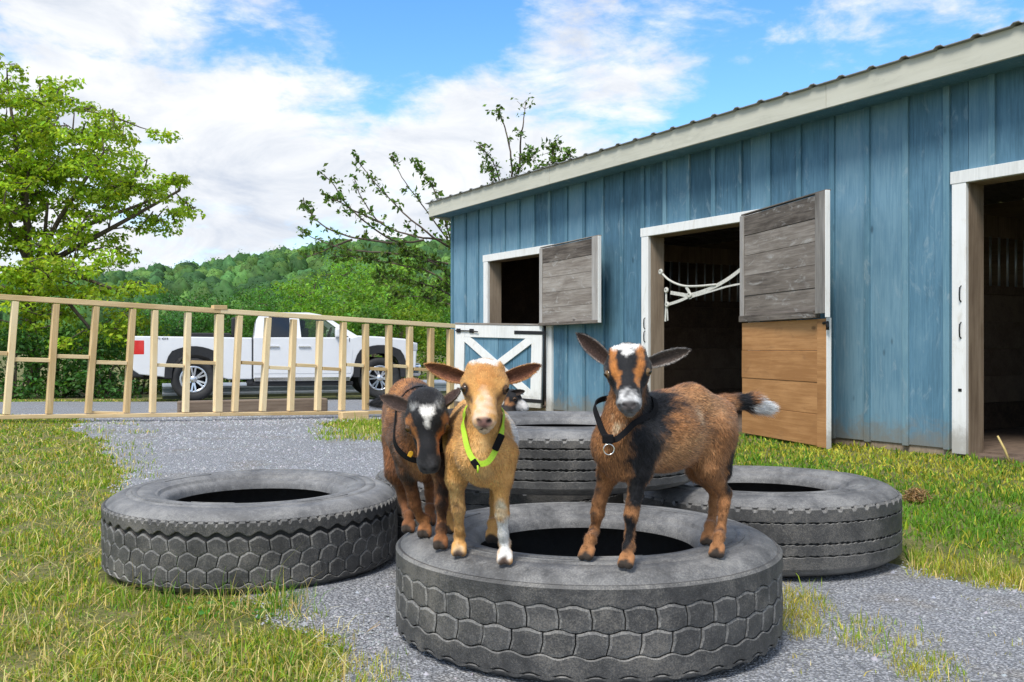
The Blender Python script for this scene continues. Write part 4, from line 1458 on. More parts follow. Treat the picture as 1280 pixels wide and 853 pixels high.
tree('maple_tree', 'tall bright green maple at the left edge of the yard', 'tree', mb_, 3.1, ev, 800, r, 0.125, 540, (0.30, 0.44, 0.034), (0.22, 0.46), 0.15, 0.40, surf=0.25)

# hedge of shrubs along the verge
def shrub(name, label, px, py_top, d, w, r, colr, n=46, leaf=0.12, dens=330, group='shrubs along the verge'):
    x = (px - CX) * d / F
    zb = float(terrain(x, d)) - 0.05
    top = H0 + (Y0 - py_top) * d / F - zb
    base = (x, d, zb)
    root = empty(name, base); tag(root, label, 'shrub', group)
    cl = []
    for _ in range(n):
        a = r.uniform(0, 2 * np.pi); k = math.sqrt(r.uniform(0, 1)); t = r.uniform(0.04, 1)
        ww = w * (1 - 0.55 * t ** 2)
        cl.append((k * ww * math.cos(a), k * ww * math.sin(a) * 0.8, top * t * (1 - 0.25 * k * k), r.uniform(0.22, 0.45)))
    link('crown', crown_mesh('crown', cl, r, leaf, dens, colr, 0.6), M['leaf'], root)
    mb = MB()
    for c in cl[::4]:
        mb.tube([(0.15 * c[0], 0.15 * c[1], 0), (0.55 * c[0], 0.55 * c[1], c[2] * 0.6), c[:3]], [0.03, 0.02, 0.006], 5, cap=False)
    mb.build('stems', M['bark'], root, recalc=False)
    return root


spec = [(-150, 380, 21.5, 1.5, 0, 'outermost dark shrub beyond the fence, off the left edge'),
        (-70, 390, 21.0, 1.3, 1, 'broad shrub at the left edge beyond the fence'),
        (18, 405, 21.2, 1.2, 0, 'dark leafy shrub behind the first two fence posts'),
        (72, 400, 21.8, 1.1, 1, 'mid green shrub under the maple, behind the fence'),
        (125, 418, 21.5, 1.0, 0, 'dark low shrub just left of the truck tail light'),
        (172, 392, 23.6, 1.1, 2, 'light green shrub rising over the truck tailgate'),
        (225, 402, 24.5, 1.1, 0, 'dark shrub seen over the rear of the truck bed'),
        (285, 398, 24.8, 1.1, 1, 'mid green shrub over the middle of the truck bed'),
        (345, 392, 25.5, 1.1, 0, 'dark shrub seen above the truck cab roof'),
        (405, 385, 26.0, 1.1, 2, 'light green shrub above the truck windscreen'),
        (462, 380, 26.5, 1.1, 1, 'mid green shrub above the truck hood'),
        (515, 378, 27.0, 1.2, 2, 'light shrub just right of the truck nose'),
        (566, 384, 27.5, 1.2, 1, 'shrub partly hidden by the barn corner')]
cols = [(0.060, 0.155, 0.036), (0.090, 0.215, 0.036), (0.17, 0.28, 0.030)]
for (px, py, d, w, k, lab) in spec:
    shrub('roadside_shrub', lab, px, py, d, w, r, cols[k], n=52)

# light green trees on the slope between the truck and the barn corner
for (px, top, d, wd, colr, lab) in ((430, 322, 38, 2.6, (0.085, 0.17, 0.022), 'yellow green feathery tree on the slope left of the sparse branches'),
                                    (505, 318, 36, 2.3, (0.095, 0.18, 0.026), 'yellow green tree just left of the barn corner'),
                                    (570, 330, 40, 2.6, (0.07, 0.15, 0.022), 'green tree half hidden by the barn corner'),
                                    (370, 352, 42, 2.4, (0.05, 0.125, 0.022), 'rounded green tree above the truck cab'),
                                    (300, 362, 46, 2.8, (0.04, 0.105, 0.022), 'dark rounded tree above the truck bed'),
                                    (225, 362, 44, 2.8, (0.035, 0.10, 0.022), 'dark rounded tree right of the maple')):
    x = (px - CX) * d / F
    hgt = H0 + (Y0 - top) * d / F + 0.4
    ev = [((0, 0, hgt * 0.62), (wd, wd, hgt * 0.36)), ((-wd * 0.5, 0, hgt * 0.42), (wd * 0.7, wd * 0.7, hgt * 0.26)), ((wd * 0.5, 0, hgt * 0.45), (wd * 0.7, wd * 0.7, hgt * 0.28))]
    tree('slope_tree', lab, 'tree', (x, d, -0.4), hgt * 0.4, ev, 110, r, 0.15, 190, tuple(2.0 * q for q in colr), (0.40, 0.80), 0.12, 0.55, 'trees on the slope')


# young trees with sparse leaves behind the barn: branches as paths in the place
def sparse_tree(label, d, base_px, branches, r, leaf=0.12, step=0.10):
    base = P(base_px, 435, d); base[2] = float(terrain(base[0], d)) - 0.1
    root = empty('sapling_tree', base); tag(root, label, 'tree', 'sparse young trees behind the barn')
    mb = MB(); C, N = [], []
    for (pts, dens) in branches:
        w = [P(a, b, d + r.uniform(-0.25, 0.25)) - base for a, b in pts]
        w = catmull(w, 7)
        w = w + np.cumsum(r.normal(0, 0.006, w.shape), 0)
        L = len(w)
        mb.tube(w, np.linspace(0.026, 0.006, L), 5, cap=False)
        for i in range(2, L):
            fr = i / L
            for _ in range(r.poisson(1.6 * dens * (0.3 + fr))):
                tw = unit(r.normal(size=3) + np.array((-0.2, 0, 0.3))) * r.uniform(0.04, 0.22)
                mb.tube([w[i], w[i] + tw * 0.5 + r.normal(0, 0.01, 3), w[i] + tw], [0.006, 0.004, 0.003], 4, cap=False)
                for _k in range(r.integers(2, 6)):
                    C.append(w[i] + tw * r.uniform(0.5, 1.1) + r.normal(0, 0.035, 3)); N.append(unit(r.normal(size=3) + np.array((0, -0.3, 0.5))))
    n = len(C)
    V, T, K = leaf_cards(np.array(C), np.array(N), leaf * r.uniform(0.6, 1.3, n), jitter_col((0.095, 0.175, 0.028), n, r, 0.35), r)
    link('crown', np_mesh('crown', V, T, K), M['leaf'], root)
    mb.build('trunk', M['bark'], root, recalc=False)
    return root


sparse_tree('leaning young tree with sparse leaves left of the barn eave', 20.0, 600,
            [([(600, 432), (590, 370), (566, 312), (530, 260), (505, 225), (488, 193)], 0.9), ([(566, 312), (535, 292), (500, 262), (470, 232), (444, 197)], 1.4),
             ([(555, 300), (520, 296), (480, 280), (455, 250), (443, 220)], 0.9), ([(530, 300), (490, 300), (440, 262), (418, 232), (400, 215)], 0.8),
             ([(500, 305), (450, 300), (410, 285), (385, 262), (380, 250)], 0.8), ([(560, 330), (500, 318), (440, 312), (400, 300), (378, 288)], 0.7),
             ([(575, 340), (560, 290), (548, 255), (540, 232), (522, 205)], 1.2), ([(585, 350), (572, 310), (562, 280), (552, 262)], 1.4),
             ([(590, 380), (540, 340), (500, 330), (455, 322), (420, 318)], 3.0), ([(592, 390), (555, 365), (510, 352), (470, 350)], 4.0), ([(592, 400), (560, 345), (530, 325), (500, 312)], 3.6), ([(594, 410), (566, 385), (530, 372), (490, 370)], 4.0),
             ([(480, 280), (452, 268), (425, 252), (412, 246)], 1.0), ([(440, 300), (415, 310), (395, 318), (385, 322)], 0.7)], r)
sparse_tree('slim tree top with a few leaves rising above the barn roof', 17.0, 640,
            [([(640, 435), (634, 330), (630, 250), (618, 205), (600, 182)], 1.6), ([(633, 300), (640, 230), (640, 190), (630, 150), (622, 136)], 0.5),
             ([(636, 260), (648, 215), (650, 180), (652, 155), (654, 130)], 0.35), ([(634, 270), (640, 225), (652, 205), (664, 192)], 2.2), ([(632, 280), (622, 235), (612, 215), (606, 210)], 0.9)], r, 0.085)
sparse_tree('small leafy tree top peeping over the middle of the roof edge', 17.5, 690,
            [([(690, 435), (689, 300), (688, 225), (686, 195), (688, 180)], 2.6), ([(690, 280), (696, 225), (705, 205), (713, 190)], 2.4), ([(689, 260), (683, 222), (676, 210)], 1.8)], r, 0.10)

# ------------------------------------------------------------------ wooded hillside
C, N, K, S, SN, BV, BK = [], [], [], [], [], [], []
rows = []
y = 284.0
while y < 548:
    half = y * 0.62 + 10
    xx = -half
    while xx < min(half, 30):
        rows.append((xx + r.normal(0, 2.0), y + r.normal(0, 2.0)))
        xx += 8.6 * r.uniform(0.75, 1.25)
    y += 8.4
for (x, yy) in rows:
    hgt = r.uniform(10.0, 17.0); w = r.uniform(3.4, 6.6)
    z = float(hill_z(np.array(x), np.array(yy)))
    n = 110
    q = unit(r.normal(size=(n, 3)))
    nl, na = 11, 16
    ph = np.linspace(0.05, np.pi * 0.86, nl); az = np.linspace(0, 2 * np.pi, na, endpoint=False)
    bq = np.stack([np.outer(np.sin(ph), np.cos(az)), np.outer(np.sin(ph), np.sin(az)), np.outer(np.cos(ph), np.ones(na))], -1).reshape(-1, 3)
    ps = r.uniform(0, 6.28, 6)
    bl_ = 0.88 + 0.10 * np.sin(bq[:, 0] * 5 + ps[0]) * np.sin(bq[:, 1] * 5 + ps[1]) + 0.07 * np.sin(bq[:, 2] * 9 + bq[:, 0] * 6 + ps[2]) + 0.05 * np.sin(bq[:, 0] * 13 + ps[3]) * np.sin(bq[:, 1] * 13 + ps[4]) + r.normal(0, 0.03, len(bq))
    BV.append(bq * bl_[:, None] * np.array((w, w, hgt * 0.42)) + np.array((x, yy, z + hgt * 0.58)))
    lump = 1 + 0.20 * np.sin(q[:, 0] * 5 + r.uniform(0, 6)) * np.sin(q[:, 1] * 5 + r.uniform(0, 6)) + 0.16 * np.sin(q[:, 2] * 7 + q[:, 0] * 4 + r.uniform(0, 6))
    rad = r.uniform(0.90, 1.04, n) * lump
    c = q * rad[:, None] * np.array((w, w, hgt * 0.42)) + np.array((x, yy, z + hgt * 0.58))
    C.append(c); N.append(unit(q + r.normal(0, 0.22, (n, 3)) + np.array((0, 0, 0.15)))); SN.append(unit(q + r.normal(0, 0.16, (n, 3))))
    tone = np.array(((0.075, 0.185, 0.050), (0.095, 0.215, 0.052), (0.125, 0.245, 0.055), (0.062, 0.160, 0.052))[r.integers(0, 4)]) * np.exp(r.normal(-0.14, 0.24))
    BK.append(jitter_col(tone * 0.95, len(bq), r, 0.16, 0.05)); K.append(jitter_col(tone, n, r, 0.12, 0.06)); S.append(np.full(n, w * 0.17) * r.uniform(0.6, 1.3, n))
V, T, K2 = leaf_cards(np.concatenate(C), np.concatenate(N), np.concatenate(S), np.concatenate(K), r, 0.8)
o = link('forest', np_mesh('forest', V, T, K2, True, np.repeat(np.concatenate(SN), 4, 0)), M['farleaf'])
tag(o, 'unbroken green woodland covering the far hillside', 'forest', kind='stuff')
kk = np.arange(nl * na).reshape(nl, na)
q1 = np.stack([kk[:-1], kk[1:], np.roll(kk[1:], -1, 1), np.roll(kk[:-1], -1, 1)], -1).reshape(-1, 4)
QF = np.concatenate([q1 + i * nl * na for i in range(len(BV))])
o = link('forest_canopy', np_mesh('forest_canopy', np.concatenate(BV), None, np.concatenate(BK), True, quads=QF), M['farleaf'])
tag(o, 'rounded crowns massed on the far hillside', 'forest', kind='stuff')


# ------------------------------------------------------------------ grass, straw and pebbles
r = np.random.default_rng(5)
TYRES = [T_FRONT, T_LEFT, T_RIGHT, (-0.04, 3.93, 0)]


def blades(name, pts, hgt, wid, colr, r, lean=0.55, curl=0.6):
    n = len(pts)
    az = r.uniform(0, 2 * np.pi, n)
    side = np.stack([np.cos(az), np.sin(az), np.zeros(n)], -1)
    la = r.uniform(0, 2 * np.pi, n)
    ld = np.stack([np.cos(la), np.sin(la), np.zeros(n)], -1) * (np.abs(r.normal(0, lean, n)))[:, None]
    h = hgt[:, None]; w = wid[:, None]
    up = np.array((0, 0, 1.0))
    m = pts + (up * 0.55 + ld * 0.35) * h
    t = pts + (up * (1 - 0.35 * curl * np.minimum(np.linalg.norm(ld, axis=1), 1.6))[:, None] + ld * 1.0) * h
    V = np.stack([pts - side * w / 2, pts + side * w / 2, m + side * w * 0.4, m - side * w * 0.4, t], 1).reshape(-1, 3)
    i = np.arange(n)[:, None] * 5
    T = np.concatenate([i + np.array([[0, 1, 2]]), i + np.array([[0, 2, 3]]), i + np.array([[3, 2, 4]])], 0)
    K = np.repeat(colr, 5, 0)
    K = K.reshape(n, 5, 3)
    return np_mesh(name, V, T, K.reshape(-1, 3))


def scatter(n, y0, y1, spread, r, pw=0.0):
    """points with density falling with distance"""
    u = r.uniform(0, 1, n)
    y = y0 * (y1 / y0) ** u
    x = (r.uniform(-1, 1, n) * 0.62 * spread) * (y + 0.4)
    return x, y


BARN_E = np.array((-0.5262, 0.8504)); BARN_N = np.array((-0.8504, -0.5262))


def grass_field(name, label, n, cond, base_cols, wts, hfun, r, y0=1.55, y1=24.0, wid=0.0024, lean=0.55):
    x, y = scatter(n, y0, y1, 1.15, r)
    gm = gravel_mask(x, y)
    keep = (gm < 0.0)
    bd = (x - 3.09) * BARN_N[0] + (y - 6.6) * BARN_N[1]          # distance out from the barn wall
    keep &= (bd > 0.02)
    for (tx, ty, tz) in TYRES:
        keep &= np.hypot(x - tx, y - ty) > TR - 0.01
    keep &= cond(x, y, gm, r)
    x, y, gm = x[keep], y[keep], gm[keep]
    m = len(x)
    pts = np.stack([x, y, terrain(x, y) - 0.004], -1)
    k = r.choice(len(base_cols), m, p=wts)
    # patches of colour: greener and yellower stretches
    pat = vnoise(x, y, 1.9, 31)
    sw = r.uniform(-0.9, 0.9, m) + pat
    k = np.where(sw > 0.62, len(base_cols) - 1, k)
    K = np.zeros((m, 3))
    for i, c in enumerate(base_cols):
        s = k == i
        K[s] = jitter_col(c, s.sum(), r, 0.22, 0.10)
    h = hfun(x, y, r) * np.where(k == len(base_cols) - 1, 0.9, 1.0)
    w = wid * np.maximum(1, y / 2.6) * r.uniform(0.7, 1.4, m)
    o = link(name, blades(name, pts, h, w, K, r, lean), M['grass'])
    return tag(o, label, 'grass', kind='stuff')


GREEN, LIME, YEL, STRAW, DRY = (0.105, 0.245, 0.018), (0.225, 0.345, 0.024), (0.42, 0.41, 0.050), (0.60, 0.50, 0.20), (0.40, 0.29, 0.13)
left = lambda x, y: x < np.where(y < 8, 0.05, -0.5)


def right_side(x, y):
    return x > 0.1


tuft = lambda x, y: np.clip(vnoise(x, y, 9.0, 41) * 0.8 + 0.55, 0.1, 1.4)
grass_field('grass', 'yellow green grass with straw at the left of the drive', 520000, lambda x, y, g, r: left(x, y) & (r.uniform(0, 1, len(x)) < 0.35 + 0.75 * tuft(x, y)),
            [GREEN, LIME, YEL, STRAW], [0.24, 0.34, 0.26, 0.16], lambda x, y, r: np.exp(r.normal(0, 0.35, len(x))) * (0.010 + 0.016 * tuft(x, y)), r, 1.55, 20.0, 0.0034, 0.85)
# matted dry stalks lying in it
def stalks():
    x, y = scatter(16000, 1.55, 8.0, 1.1, r)
    k = left(x, y) & (gravel_mask(x, y) < 0.03)
    k &= np.hypot(x - T_LEFT[0], y - T_LEFT[1]) > TR + 0.02
    x, y = x[k], y[k]; m = len(x)
    pts = np.stack([x, y, terrain(x, y) + r.uniform(0.003, 0.02, m)], -1)
    return blades('dry_grass', pts, r.uniform(0.02, 0.07, m), 0.0021 * np.maximum(1, y / 2.6), jitter_col(STRAW, m, r, 0.25), r, 1.6, 0.95)
tag(link('dry_grass', stalks(), M['grass']), 'dry straw stalks matted through the left grass', 'grass', kind='stuff')
grass_field('lush_grass', 'thick green grass between the right tyre and the barn', 170000, lambda x, y, g, r: right_side(x, y) & (y > 2.8) & (y < 12) & (g < -0.03) & ((poly_sd(x, y, WORN) < -0.02) | (r.uniform(0, 1, len(x)) < 0.10)),
            [GREEN, (0.11, 0.24, 0.02), LIME, YEL], [0.38, 0.36, 0.18, 0.08], lambda x, y, r: np.exp(r.normal(0, 0.3, len(x))) * (0.018 + 0.022 * tuft(x, y)), r, 2.6, 12.0, 0.0038, 0.75)


# tufts of grass in the gravel and along tyre edges
def tufts(spots, name, label, r):
    P_, H_, K_, W_ = [], [], [], []
    for (px, py, rad, n, h, c) in spots:
        gx, gy = GP(px, py)
        a = r.uniform(0, 2 * np.pi, n); q = rad * np.sqrt(r.uniform(0, 1, n))
        x = gx + q * np.cos(a) * 1.5; y = gy + q * np.sin(a)
        ok = np.ones(n, bool)
        for (tx, ty, tz) in TYRES:
            ok &= np.hypot(x - tx, y - ty) > TR + 0.004
        x, y = x[ok], y[ok]; m = len(x)
        P_.append(np.stack([x, y, terrain(x, y)], -1)); H_.append(h * np.exp(r.normal(0, 0.4, m)))
        mixc = np.where(r.uniform(0, 1, (m, 1)) < 0.7, jitter_col(c, m, r), jitter_col(STRAW, m, r))
        K_.append(mixc); W_.append(0.0022 * max(1, gy / 2.8) * r.uniform(0.7, 1.4, m))
    o = link(name, blades(name, np.concatenate(P_), np.concatenate(H_), np.concatenate(W_), np.concatenate(K_), r, 0.6), M['grass'])
    tag(o, label, 'grass', kind='stuff')


sp = []
for k in range(70):        # the line of tufts right of the front tyre
    t = r.uniform(0, 1)
    px = 985 + 225 * t + r.normal(0, 14); py = 745 + 105 * t + r.normal(0, 16)
    sp.append((px, py, r.uniform(0.02, 0.06), int(r.uniform(12, 46)), r.uniform(0.012, 0.032), LIME if r.uniform() < 0.6 else YEL))
for k in range(34):
    sp.append((r.uniform(975, 1010), r.uniform(735, 800), 0.04, 30, 0.024, YEL))
for k in range(60):        # along the worn soil by the right grass
    px = r.uniform(1125, 1330); sp.append((px, 702 + (px - 1125) * 0.17 + r.normal(0, 9), 0.05, int(r.uniform(10, 60)), r.uniform(0.014, 0.04), LIME if r.uniform() < 0.5 else YEL))
for k in range(46):        # before the left tyre
    px = r.uniform(150, 380); sp.append((px, 752 + r.normal(0, 10) + 14 * math.sin(px * 0.02), 0.05, 42, r.uniform(0.03, 0.062), GREEN if r.uniform() < 0.6 else LIME))
for k in range(26):
    sp.append((r.uniform(400, 500), r.uniform(830, 880), 0.04, 26, 0.02, LIME if r.uniform() < 0.5 else YEL))
for k in range(42):        # by the end of the fence
    sp.append((r.uniform(410, 478), r.uniform(521, 553), 0.16, 40, r.uniform(0.025, 0.06), LIME))
for k in range(40):
    sp.append((r.uniform(98, 180), r.uniform(525, 610), 0.10, 26, 0.03, LIME))
for k in range(26):        # sparse weeds in the gravel
    sp.append((r.uniform(960, 1300), r.uniform(740, 853), 0.025, 10, 0.015, YEL))
tufts(sp, 'grass_tufts', 'thin grass tufts growing along the edges of the gravel', r)

# broad weeds in front of the left tyre
C, N = [], []
for k in range(16):
    gx, gy = GP(r.uniform(190, 345), r.uniform(758, 785))
    if math.hypot(gx - T_LEFT[0], gy - T_LEFT[1]) < TR + 0.02: continue
    for _ in range(3):
        C.append((gx + r.normal(0, 0.025), gy + r.normal(0, 0.02), float(terrain(gx, gy)) + r.uniform(0.008, 0.03))); N.append(unit(r.normal(size=3) * 0.6 + np.array((0, -0.3, 1))))
V, T, K = leaf_cards(np.array(C), np.array(N), r.uniform(0.012, 0.022, len(C)), jitter_col((0.06, 0.20, 0.02), len(C), r), r, 0.7)
tag(link('clover', np_mesh('clover', V, T, K), M['grass']), 'small clover leaves at the foot of the honeycomb tyre', 'clover', kind='stuff')


# loose stones of the drive
def pebbles(n, y0, y1, smin, smax, name, label, dark=False):
    x, y = scatter(n, y0, y1, 1.1, r)
    k = gravel_mask(x, y) > (-0.06 if not dark else 0.0)
    for (tx, ty, tz) in TYRES:
        k &= np.hypot(x - tx, y - ty) > TR - 0.02
    k &= r.uniform(0, 1, len(x)) < np.clip(0.75 + 0.5 * vnoise(x, y, 3.0, 77), 0.15, 1)
    x, y = x[k], y[k]; m = len(x)
    s = r.uniform(smin, smax, m) * np.maximum(1, y / 3.2)
    c = np.stack([x, y, terrain(x, y) + 0.006 + s * 0.12], -1)
    dirs = np.array([(1, 0, 0), (0, 1, 0), (-1, 0, 0), (0, -1, 0), (0, 0, 1)], float)
    a = r.uniform(0, 6.28, m); ca, sa = np.cos(a), np.sin(a)
    rad = s[:, None] * r.uniform(0.55, 1.25, (m, 5))
    v = dirs[None] * rad[..., None]
    v = v + r.normal(0, 0.22, v.shape) * s[:, None, None]
    v[..., 2] *= 0.8
    vx = v[..., 0] * ca[:, None] - v[..., 1] * sa[:, None]; vy = v[..., 0] * sa[:, None] + v[..., 1] * ca[:, None]
    V = np.stack([vx, vy, v[..., 2]], -1) + c[:, None]
    i = np.arange(m)[:, None] * 5
    T = np.concatenate([i + np.array([t]) for t in ((0, 1, 4), (1, 2, 4), (2, 3, 4), (3, 0, 4))], 0)
    if dark:
        K = jitter_col((0.02, 0.02, 0.022), m, r, 0.3)
    else:
        tone = np.clip(r.normal(0.35, 0.065, m), 0.14, 0.60)[:, None]
        K = tone * np.array((0.97, 0.99, 1.05)) * np.exp(r.normal(0, 0.04, (m, 3)))
    return tag(link(name, np_mesh(name, V.reshape(-1, 3), T, np.repeat(K, 5, 0)), M['stone']), label, 'gravel', kind='stuff')


m, nt, b, out = principled('loose_stone')
at = nt.new('ShaderNodeAttribute', attribute_name='col')
nt.put(b.inputs['Base Color'], at.outputs['Color']); b.inputs['Roughness'].default_value = 0.85
M['stone'] = m
pebbles(150000, 1.55, 12.0, 0.0020, 0.0046, 'gravel_stones', 'loose grey crushed stone covering the drive')
pebbles(1500, 1.6, 6.0, 0.006, 0.011, 'larger_stones', 'scattered larger stones lying on the gravel')
pebbles(160, 1.8, 5.0, 0.006, 0.010, 'droppings', 'small black droppings scattered on the gravel', True)


# hay clump and straw by the barn
def hay_clump(name, label, px, py, rad, n):
    gx, gy = GP(px, py)
    root_z = float(terrain(gx, gy))
    q = unit(r.normal(size=(n, 3))) * (r.uniform(0, 1, (n, 1)) ** 0.5) * rad
    q[:, 2] = np.abs(q[:, 2]) * 0.9
    dirs = unit(r.normal(size=(n, 3)) + np.array((0, 0, 0.2)))
    L = r.uniform(0.3, 0.9, n)[:, None] * rad
    sd = unit(np.cross(dirs, r.normal(size=(n, 3)))) * 0.0022
    V = np.stack([q - sd - dirs * L / 2, q + sd - dirs * L / 2, q + dirs * L / 2 + sd * 0.6, q + dirs * L / 2 - sd * 0.6], 1).reshape(-1, 3)
    V[:, 2] = np.maximum(V[:, 2], -0.004)
    i = np.arange(n)[:, None] * 4
    T = np.concatenate([i + np.array([[0, 1, 2]]), i + np.array([[0, 2, 3]])], 0)
    o = link(name, np_mesh(name, V, T, np.repeat(jitter_col((0.30, 0.20, 0.09), n, r, 0.35), 4, 0)), M['grass'], None, (gx, gy, root_z + 0.012))
    tag(o, label, 'hay')


hay_clump('hay_clump', 'small clump of brown hay lying on the grass right of the tyres', 1146, 629, 0.062, 900)
mb = MB(); q0 = barn_at(1262, 577, -0.10)
bl = lambda p: np.array(BARN_ORG) + np.array((0.5262 * p[0] + 0.8504 * p[1], -0.8504 * p[0] + 0.5262 * p[1], p[2]))
a = bl(barn_at(1263, 580, -0.06)); bb = bl(barn_at(1247, 545, -0.10))
mb.tube([(0, 0, 0), (bb - a) * 0.5 + np.array((0.006, 0, 0)), bb - a], [0.009, 0.008, 0.006], 6)
tag(mb.build('straw_stalk', plain('straw', (0.55, 0.42, 0.16), 0.7), None, loc=a), 'single thick straw stalk standing before the right doorway', 'straw')


# ------------------------------------------------------------------ goats
def seg_d(p, a, b, ra, rb):
    p = p if p.dtype == np.float32 else p.astype(np.float32)
    a = np.asarray(a, np.float32); b = np.asarray(b, np.float32)
    ba = b - a
    L2 = float(ba.dot(ba)) + 1e-12
    q = p - a
    t = np.clip((q @ ba) / np.float32(L2), 0, 1)
    q = q - t[..., None] * ba
    return np.sqrt(np.einsum('...i,...i->...', q, q)) - (np.float32(ra) + np.float32(rb - ra) * t)


def smin(a, b, k):
    h = np.clip(0.5 + 0.5 * (b - a) / k, 0, 1)
    return b + (a - b) * h - k * h * (1 - h)


class Body:
    def __init__(self):
        self.prims = []      # a, b, ra, rb, k, flow, hair length, density
        self.cuts = []

    def cone(self, a, b, ra, rb, k=0.02, flow=None, hair=0.012, dens=1.0):
        a = np.array(a, float); b = np.array(b, float)
        f = b - a if flow is None else np.array(flow, float)
        f = f / (np.linalg.norm(f) + 1e-9)
        self.prims.append((a, b, ra, rb, k, f, hair, dens))

    def chain(self, pts, rads, k=0.018, hair=0.008, flow=None, dens=1.0):
        for i in range(len(pts) - 1):
            self.cone(pts[i], pts[i + 1], rads[i], rads[i + 1], k, flow, hair, dens)

    def cut(self, a, b, ra, rb, k=0.004):
        self.cuts.append((np.array(a, float), np.array(b, float), ra, rb, k))

    def sdf(self, p):
        d = np.full(p.shape[:-1], 1.0)
        for (a, b, ra, rb, k, f, h, de) in self.prims:
            d = smin(d, seg_d(p, a, b, ra, rb), k)
        for (a, b, ra, rb, k) in self.cuts:
            d = -smin(-d, seg_d(p, a, b, ra, rb), k)
        return d

    def grad(self, p, e=0.0015):
        g = np.zeros(p.shape)
        for i in range(3):
            o = np.zeros(3); o[i] = e
            g[:, i] = self.sdf(p + o) - self.sdf(p - o)
        return unit(g)

    def nearest(self, p):
        best = np.full(len(p), 1e9); idx = np.zeros(len(p), int)
        for i, (a, b, ra, rb, k, f, h, de) in enumerate(self.prims):
            d = seg_d(p, a, b, ra, rb)
            s = d < best
            best[s] = d[s]; idx[s] = i
        return idx

    def mesh(self, vox=0.004):
        lo = np.min([np.minimum(q[0] - q[2], q[1] - q[3]) for q in self.prims], 0) - 0.02
        hi = np.max([np.maximum(q[0] + q[2], q[1] + q[3]) for q in self.prims], 0) + 0.02
        n = np.ceil((hi - lo) / vox).astype(int) + 1
        ax = [lo[i] + vox * np.arange(n[i]) for i in range(3)]
        D = np.full(n, 1.0, dtype=np.float32)
        def block(q, mar):
            a, b, ra, rb = q[:4]
            l = np.minimum(a - ra, b - rb) - mar; h = np.maximum(a + ra, b + rb) + mar
            s = [slice(max(0, int((l[i] - lo[i]) / vox)), min(n[i], int((h[i] - lo[i]) / vox) + 2)) for i in range(3)]
            g = np.stack(np.meshgrid(*[ax[i][s[i]] for i in range(3)], indexing='ij'), -1).astype(np.float32)
            return tuple(s), g
        for q in self.prims:
            s, g = block(q, q[4] + 0.012)
            D[s] = smin(D[s], seg_d(g, *q[:4]), q[4])
        for q in self.cuts:
            s, g = block(q, q[4] + 0.008)
            D[s] = -smin(-D[s], seg_d(g, *q[:4]), q[4])
        self.grid = (D, lo, vox)
        return surface_nets(D, lo, vox)

    def grid_grad(self, p):
        D, lo, h = self.grid
        i = np.clip(np.rint((p - lo) / h).astype(int), 1, np.array(D.shape) - 2)
        x, y, z = i.T
        return unit(np.stack([D[x + 1, y, z] - D[x - 1, y, z], D[x, y + 1, z] - D[x, y - 1, z], D[x, y, z + 1] - D[x, y, z - 1]], -1))


def surface_nets(D, lo, h):
    S = D < 0
    nx, ny, nz = D.shape
    cs = [(i, j, k) for i in (0, 1) for j in (0, 1) for k in (0, 1)]
    sub = lambda A, c: A[c[0]:nx - 1 + c[0], c[1]:ny - 1 + c[1], c[2]:nz - 1 + c[2]]
    cnt = sum(sub(S, c).astype(np.int8) for c in cs)
    cell = (cnt > 0) & (cnt < 8)
    ci = np.argwhere(cell)
    idx = np.full(cell.shape, -1, dtype=np.int64)
    idx[cell] = np.arange(len(ci))
    acc = np.zeros((len(ci), 3)); num = np.zeros(len(ci))
    for c in cs:
        for a in range(3):
            if c[a] == 1: continue
            c2 = list(c); c2[a] = 1
            va = D[ci[:, 0] + c[0], ci[:, 1] + c[1], ci[:, 2] + c[2]]
            vb = D[ci[:, 0] + c2[0], ci[:, 1] + c2[1], ci[:, 2] + c2[2]]
            s = (va < 0) != (vb < 0)
            t = np.where(s, va / (va - vb + 1e-12), 0)
            p = np.tile(np.array(c, float), (len(ci), 1)); p[:, a] += t
            acc[s] += p[s]; num[s] += 1
    V = lo + (ci + acc / num[:, None]) * h
    quads = []
    for a in range(3):
        b, c = (a + 1) % 3, (a + 2) % 3
        s0 = [slice(None)] * 3; s1 = [slice(None)] * 3
        s0[a] = slice(0, -1); s1[a] = slice(1, None)
        A, B = S[tuple(s0)], S[tuple(s1)]
        e = np.argwhere(A != B)
        e = e[(e[:, b] > 0) & (e[:, c] > 0) & (e[:, b] < D.shape[b] - 1) & (e[:, c] < D.shape[c] - 1)]
        ins = A[e[:, 0], e[:, 1], e[:, 2]]
        def cid(db, dc):
            q = e.copy(); q[:, b] += db; q[:, c] += dc
            return idx[q[:, 0], q[:, 1], q[:, 2]]
        Q = np.stack([cid(-1, -1), cid(0, -1), cid(0, 0), cid(-1, 0)], -1)
        Q[~ins] = Q[~ins][:, ::-1]
        quads.append(Q)
    return V, np.concatenate(quads)


def noise3(p, s, seed):
    q = np.random.default_rng(seed)
    o = 0
    for _ in range(8):
        k = q.normal(size=3) * s; o = o + np.sin(p @ k + q.uniform(0, 6.28))
    return o / 4.0


def fur_material(name, rough=0.75):
    m, nt, b, out = principled(name)
    at = nt.new('ShaderNodeAttribute', attribute_name='col')
    nt.put(b.inputs['Base Color'], at.outputs['Color'])
    b.inputs['Roughness'].default_value = rough
    b.inputs['Specular IOR Level'].default_value = 0.22
    b.inputs['Sheen Weight'].default_value = 0.10
    return m


